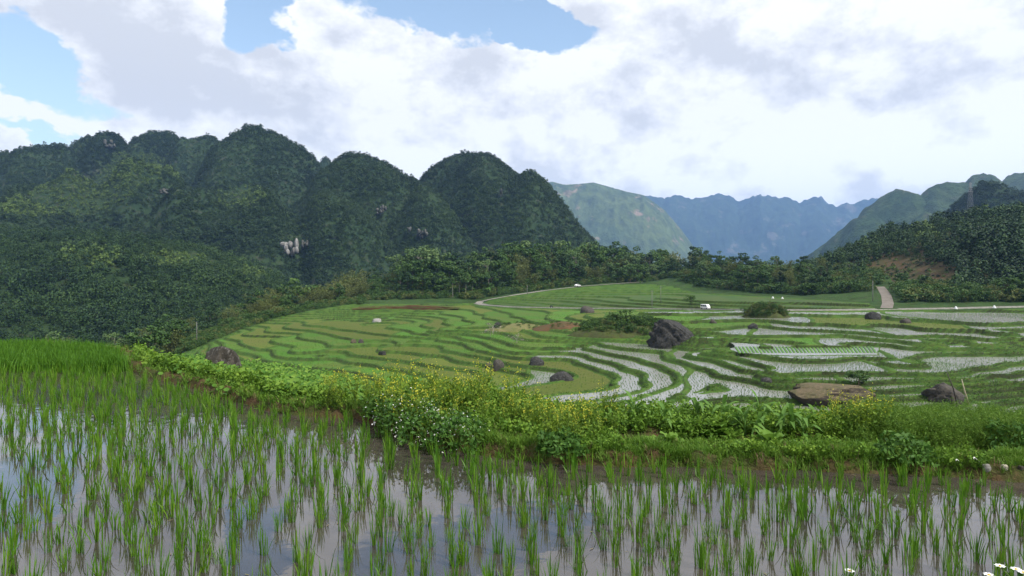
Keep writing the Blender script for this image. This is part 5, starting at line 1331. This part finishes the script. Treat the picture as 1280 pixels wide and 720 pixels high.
for k_ in range(70): mustard_at(random.uniform(480, 650), random.uniform(489, 545), random.choice((.24, .30, .36, .44, .5)))
for k_ in range(26): mustard_at(random.uniform(408, 480), random.uniform(480, 520), random.uniform(.28, .46))
for k_ in range(34): mustard_at(random.uniform(640, 770), random.uniform(528, 558), random.uniform(.28, .42))
for k_ in range(18): mustard_at(random.uniform(1030, 1105), random.uniform(528, 555), random.uniform(.26, .40))
for i, (x, y, z, h) in enumerate(spots):
    pp = CX + F * x / y
    size_ = 'tall' if h > .42 else 'middling' if h > .32 else 'short'
    seg_ = ('at the edge of the vine patch', 'behind left white shrub', 'behind middle white shrub', 'behind right white shrub', 'right of white shrubs', 'left of the maize', 'beside the first maize plants', 'beside the feathery herbs')[int(np.searchsorted([482, 520, 555, 600, 650, 705, 900], pp))]
    lab = size_ + ' yellow mustard plant ' + seg_ + ('; near water' if shore(np.array([x]), np.array([y]))[0] < .8 else '; at back')
    e = empty('mustard_plant', (x, y, z), random.uniform(0, 6.28), lab, 'mustard plant', 'yellow mustard plants on the bank'); s_ = h / .55; e.scale = (s_, s_, s_)
    for nm, me_ in zip(('stalk', 'foliage', 'flower_head'), MU[i % 6]):
        o = part(nm, me_, e)
        if nm != 'stalk': o['kind'] = 'stuff'
# white flowered shrubs and dark leafy bushes
M_shrub = leaf_mat('shrub_leaf', (0.032, .085, .014), (.062, .145, .022), (.110, .21, .034), .25); M_wf = leaf_mat('white_flower', (.62, .62, .55), (.75, .75, .70), (.80, .80, .78), .2)
def shrub(seed, rw, h, nl, nf, leaf):
    r_ = np.random.default_rng(seed); a = Geo(); b = Geo(); c = Geo()
    def shell(n_, f): d_ = r_.normal(size=(n_, 3)); d_[:, 2] = np.abs(d_[:, 2]); d_ /= np.linalg.norm(d_, axis=1)[:, None]; return d_ * [rw, rw, h] * (f * (1 + .25 * np.sin(d_[:, :1] * 7 + seed) * np.cos(d_[:, 1:2] * 6)))
    for q_ in shell(9, .8): a.tube([(0, 0, -.04), q_ * .5 + [0, 0, .04], q_], [.010, .007, .003], 4, False)
    b.leaves(shell(nl, r_.uniform(.55, 1.0, (nl, 1)) ** .5), leaf, .5, .5, r_)
    if nf: c.leaves(shell(nf * 2, 1.06), .016, .8, 1.0, r_)
    return a.mesh('stem', M_stalk), b.mesh('foliage', M_shrub), (c.mesh('flower', M_wf) if nf else None)
for k_, (pxx, pyy, rw, h, nf, lab) in enumerate([(505,538,.30,.34,34,'white flowered shrub nearest the bend of the bund'),(535,552,.34,.36,70,'white flowered shrub with the most blossoms, middle of three'),(572,560,.28,.30,38,'white flowered shrub right of the middle one'),(478,520,.22,.22,14,'low white flowered shrub left of the others'),
        (1130,574,.24,.20,0,'low broad bush on the bund in front of the feathery herbs'),(1262,566,.26,.26,0,'dark leafy bush at the right end of the garden strip'),(700,566,.22,.18,0,'low dark bush on the bund below the mustard')]):
    x, y, z = front_hit(pxx, pyy); e = empty('garden_shrub', (x, y, z), k_, lab, 'shrub')
    for nm, me_ in zip(('stem', 'foliage', 'flower'), shrub(1100 + k_, rw, h, 620, nf, .05)):
        if me_:
            o = part(nm, me_, e)
            if nm != 'stem': o['kind'] = 'stuff'
# daisies on the near bank, bottom right
M_petal = plain_mat('daisy_petal', (.80, .80, .78), .6, .2, .03); M_eye = plain_mat('daisy_eye', (.62, .40, .03), .8)
def petal():
    g = Geo(); n_ = 5; t_ = np.linspace(0, 1, n_); hw = .0065 * np.array([.4, .9, 1, .85, .2]); x = .005 + .021 * t_; z = .002 * np.sin(t_ * 3)
    g.put(np.vstack([np.column_stack([x, hw, z]), np.column_stack([x, -hw, z])]), grid_faces(2, n_)); return g.mesh('petal', M_petal, True)
PET = petal(); g = Geo(); g.tube([(0, 0, -.002), (0, 0, .004), (0, 0, .007)], [.007, .0065, .003], 9); EYE_M = g.mesh('centre', M_eye, True)
for k_, (pxx, pyy, Y, lab) in enumerate([(1062,714,3.46,'white daisy standing alone at the bottom edge'),(1250,708,3.44,'white daisy left of the close pair in the bottom right corner'),(1270,712,3.42,'white daisy in the bottom right corner, left one of a close pair'),(1279,716,3.38,'white daisy in the bottom right corner, right one of a close pair'),(1236,719,3.40,'lowest small white daisy at the bottom edge')]):
    p_ = at(pxx, pyy, Y); base = np.array([p_[0] + .03, Y - .22, -.05]); e = empty('daisy', tuple(base), 0, lab, 'flower')
    tip = p_ - base; g = Geo(); g.tube([(0, 0, 0), tip * .55 + [0, -.03, .03], tip], [.0035, .003, .002], 5, False); part('stem', g.mesh('stem', M_stalk), e)
    g = Geo(); r_ = np.random.default_rng(k_); g.leaves(np.array([tip * f + r_.normal(0, .012, 3) for f in np.linspace(.15, .8, 9)]), .05, .4, .35, r_); part('foliage', g.mesh('foliage', M_shrub), e)
    for q_ in range(8): part('petal', PET, e, tuple(tip), (.0, -.15, q_ * math.pi / 4 + k_))
    part('centre', EYE_M, e, tuple(tip))
# stones and scraps on the bund, right
rock_front(1233, 588, .065, .05, 'pinkish white stone on the bund near the right edge', M_pale_rock, 91, sub=3)
rock_front(1256, 585, .07, .035, 'flat pale stone on the bund near the right edge', plain_mat('tan_stone', (.42, .38, .30), .9, .2), 93, sub=3)
rock_front(1276, 586, .05, .03, 'small grey stone at the right end of the bund', M_rock2, 95, sub=3)
for k_, pxx in enumerate((1197, 1219)):
    x, y, z = front_hit(pxx, 585); g = Geo(); t_ = np.linspace(0, 1, 7); c = np.column_stack([.05 * t_ - .025, .02 * np.sin(t_ * 4), .035 + .03 * np.sin(t_ * 3) - .05 * t_]); w_ = .006 * np.sin(.15 + t_ * 2.8)
    g.put(np.vstack([c + np.column_stack([0 * t_, w_, .6 * w_]), c - np.column_stack([0 * t_, w_, .6 * w_])]), grid_faces(2, 7))
    add('dry_leaf', g.mesh('dry_leaf', M_petal), None, (x, y - .02, z + .02), None, 'bleached white leaf strip on the bund, ' + ('left' if k_ == 0 else 'right') + ' one of two', 'leaf')

# ================================================================ things that still share a label are told apart by their order from the left
ORD = 'first second third fourth fifth sixth seventh eighth ninth tenth eleventh twelfth thirteenth fourteenth fifteenth sixteenth seventeenth eighteenth nineteenth twentieth'.split()
TENS = {2: 'twenty', 3: 'thirty', 4: 'forty'}
def ordinal(i): return ORD[i] if i < 20 else TENS[(i + 1) // 10] + '-' + ORD[(i + 1) % 10 - 1] if (i + 1) % 10 else TENS[(i + 1) // 10].replace('y', 'ieth')
same_ = {}
for o in scene.objects:
    if o.parent is None and o.get('label') and o.get('group') and 'rice clumps' not in o['group']: same_.setdefault(o['label'], []).append(o)
for lab, os_ in same_.items():
    if len(os_) > 1:
        os_.sort(key=lambda o: o.location.x / o.location.y)
        for i, o in enumerate(os_): o['label'] = ordinal(i) + ' from left: ' + lab

# ================================================================ the air between here and the mountains
hz = bpy.data.materials.new('haze'); hz.use_nodes = True
n = N(hz.node_tree); o_ = n.new('ShaderNodeOutputMaterial'); pv = n.new('ShaderNodeVolumePrincipled')
pv.inputs['Color'].default_value = (0.30, 0.50, 0.92, 1); pv.inputs['Density'].default_value = 0.000085; pv.inputs['Anisotropy'].default_value = 0.2
n.t.links.new(pv.outputs[0], o_.inputs['Volume'])
top_z = max(max(v.co.z for v in o.data.vertices) for o in scene.objects if o.type == 'MESH' and o.name.split('.')[0] in ('far_mountains', 'meadow_mountain', 'hazy_ridge', 'karst_hills')) + 30
g = Geo(); g.box((0, 0, (top_z - 63) / 2), (2 * S + 40, 2 * S + 40, top_z + 63))
add('haze', g.mesh('haze', hz), kind='stuff')
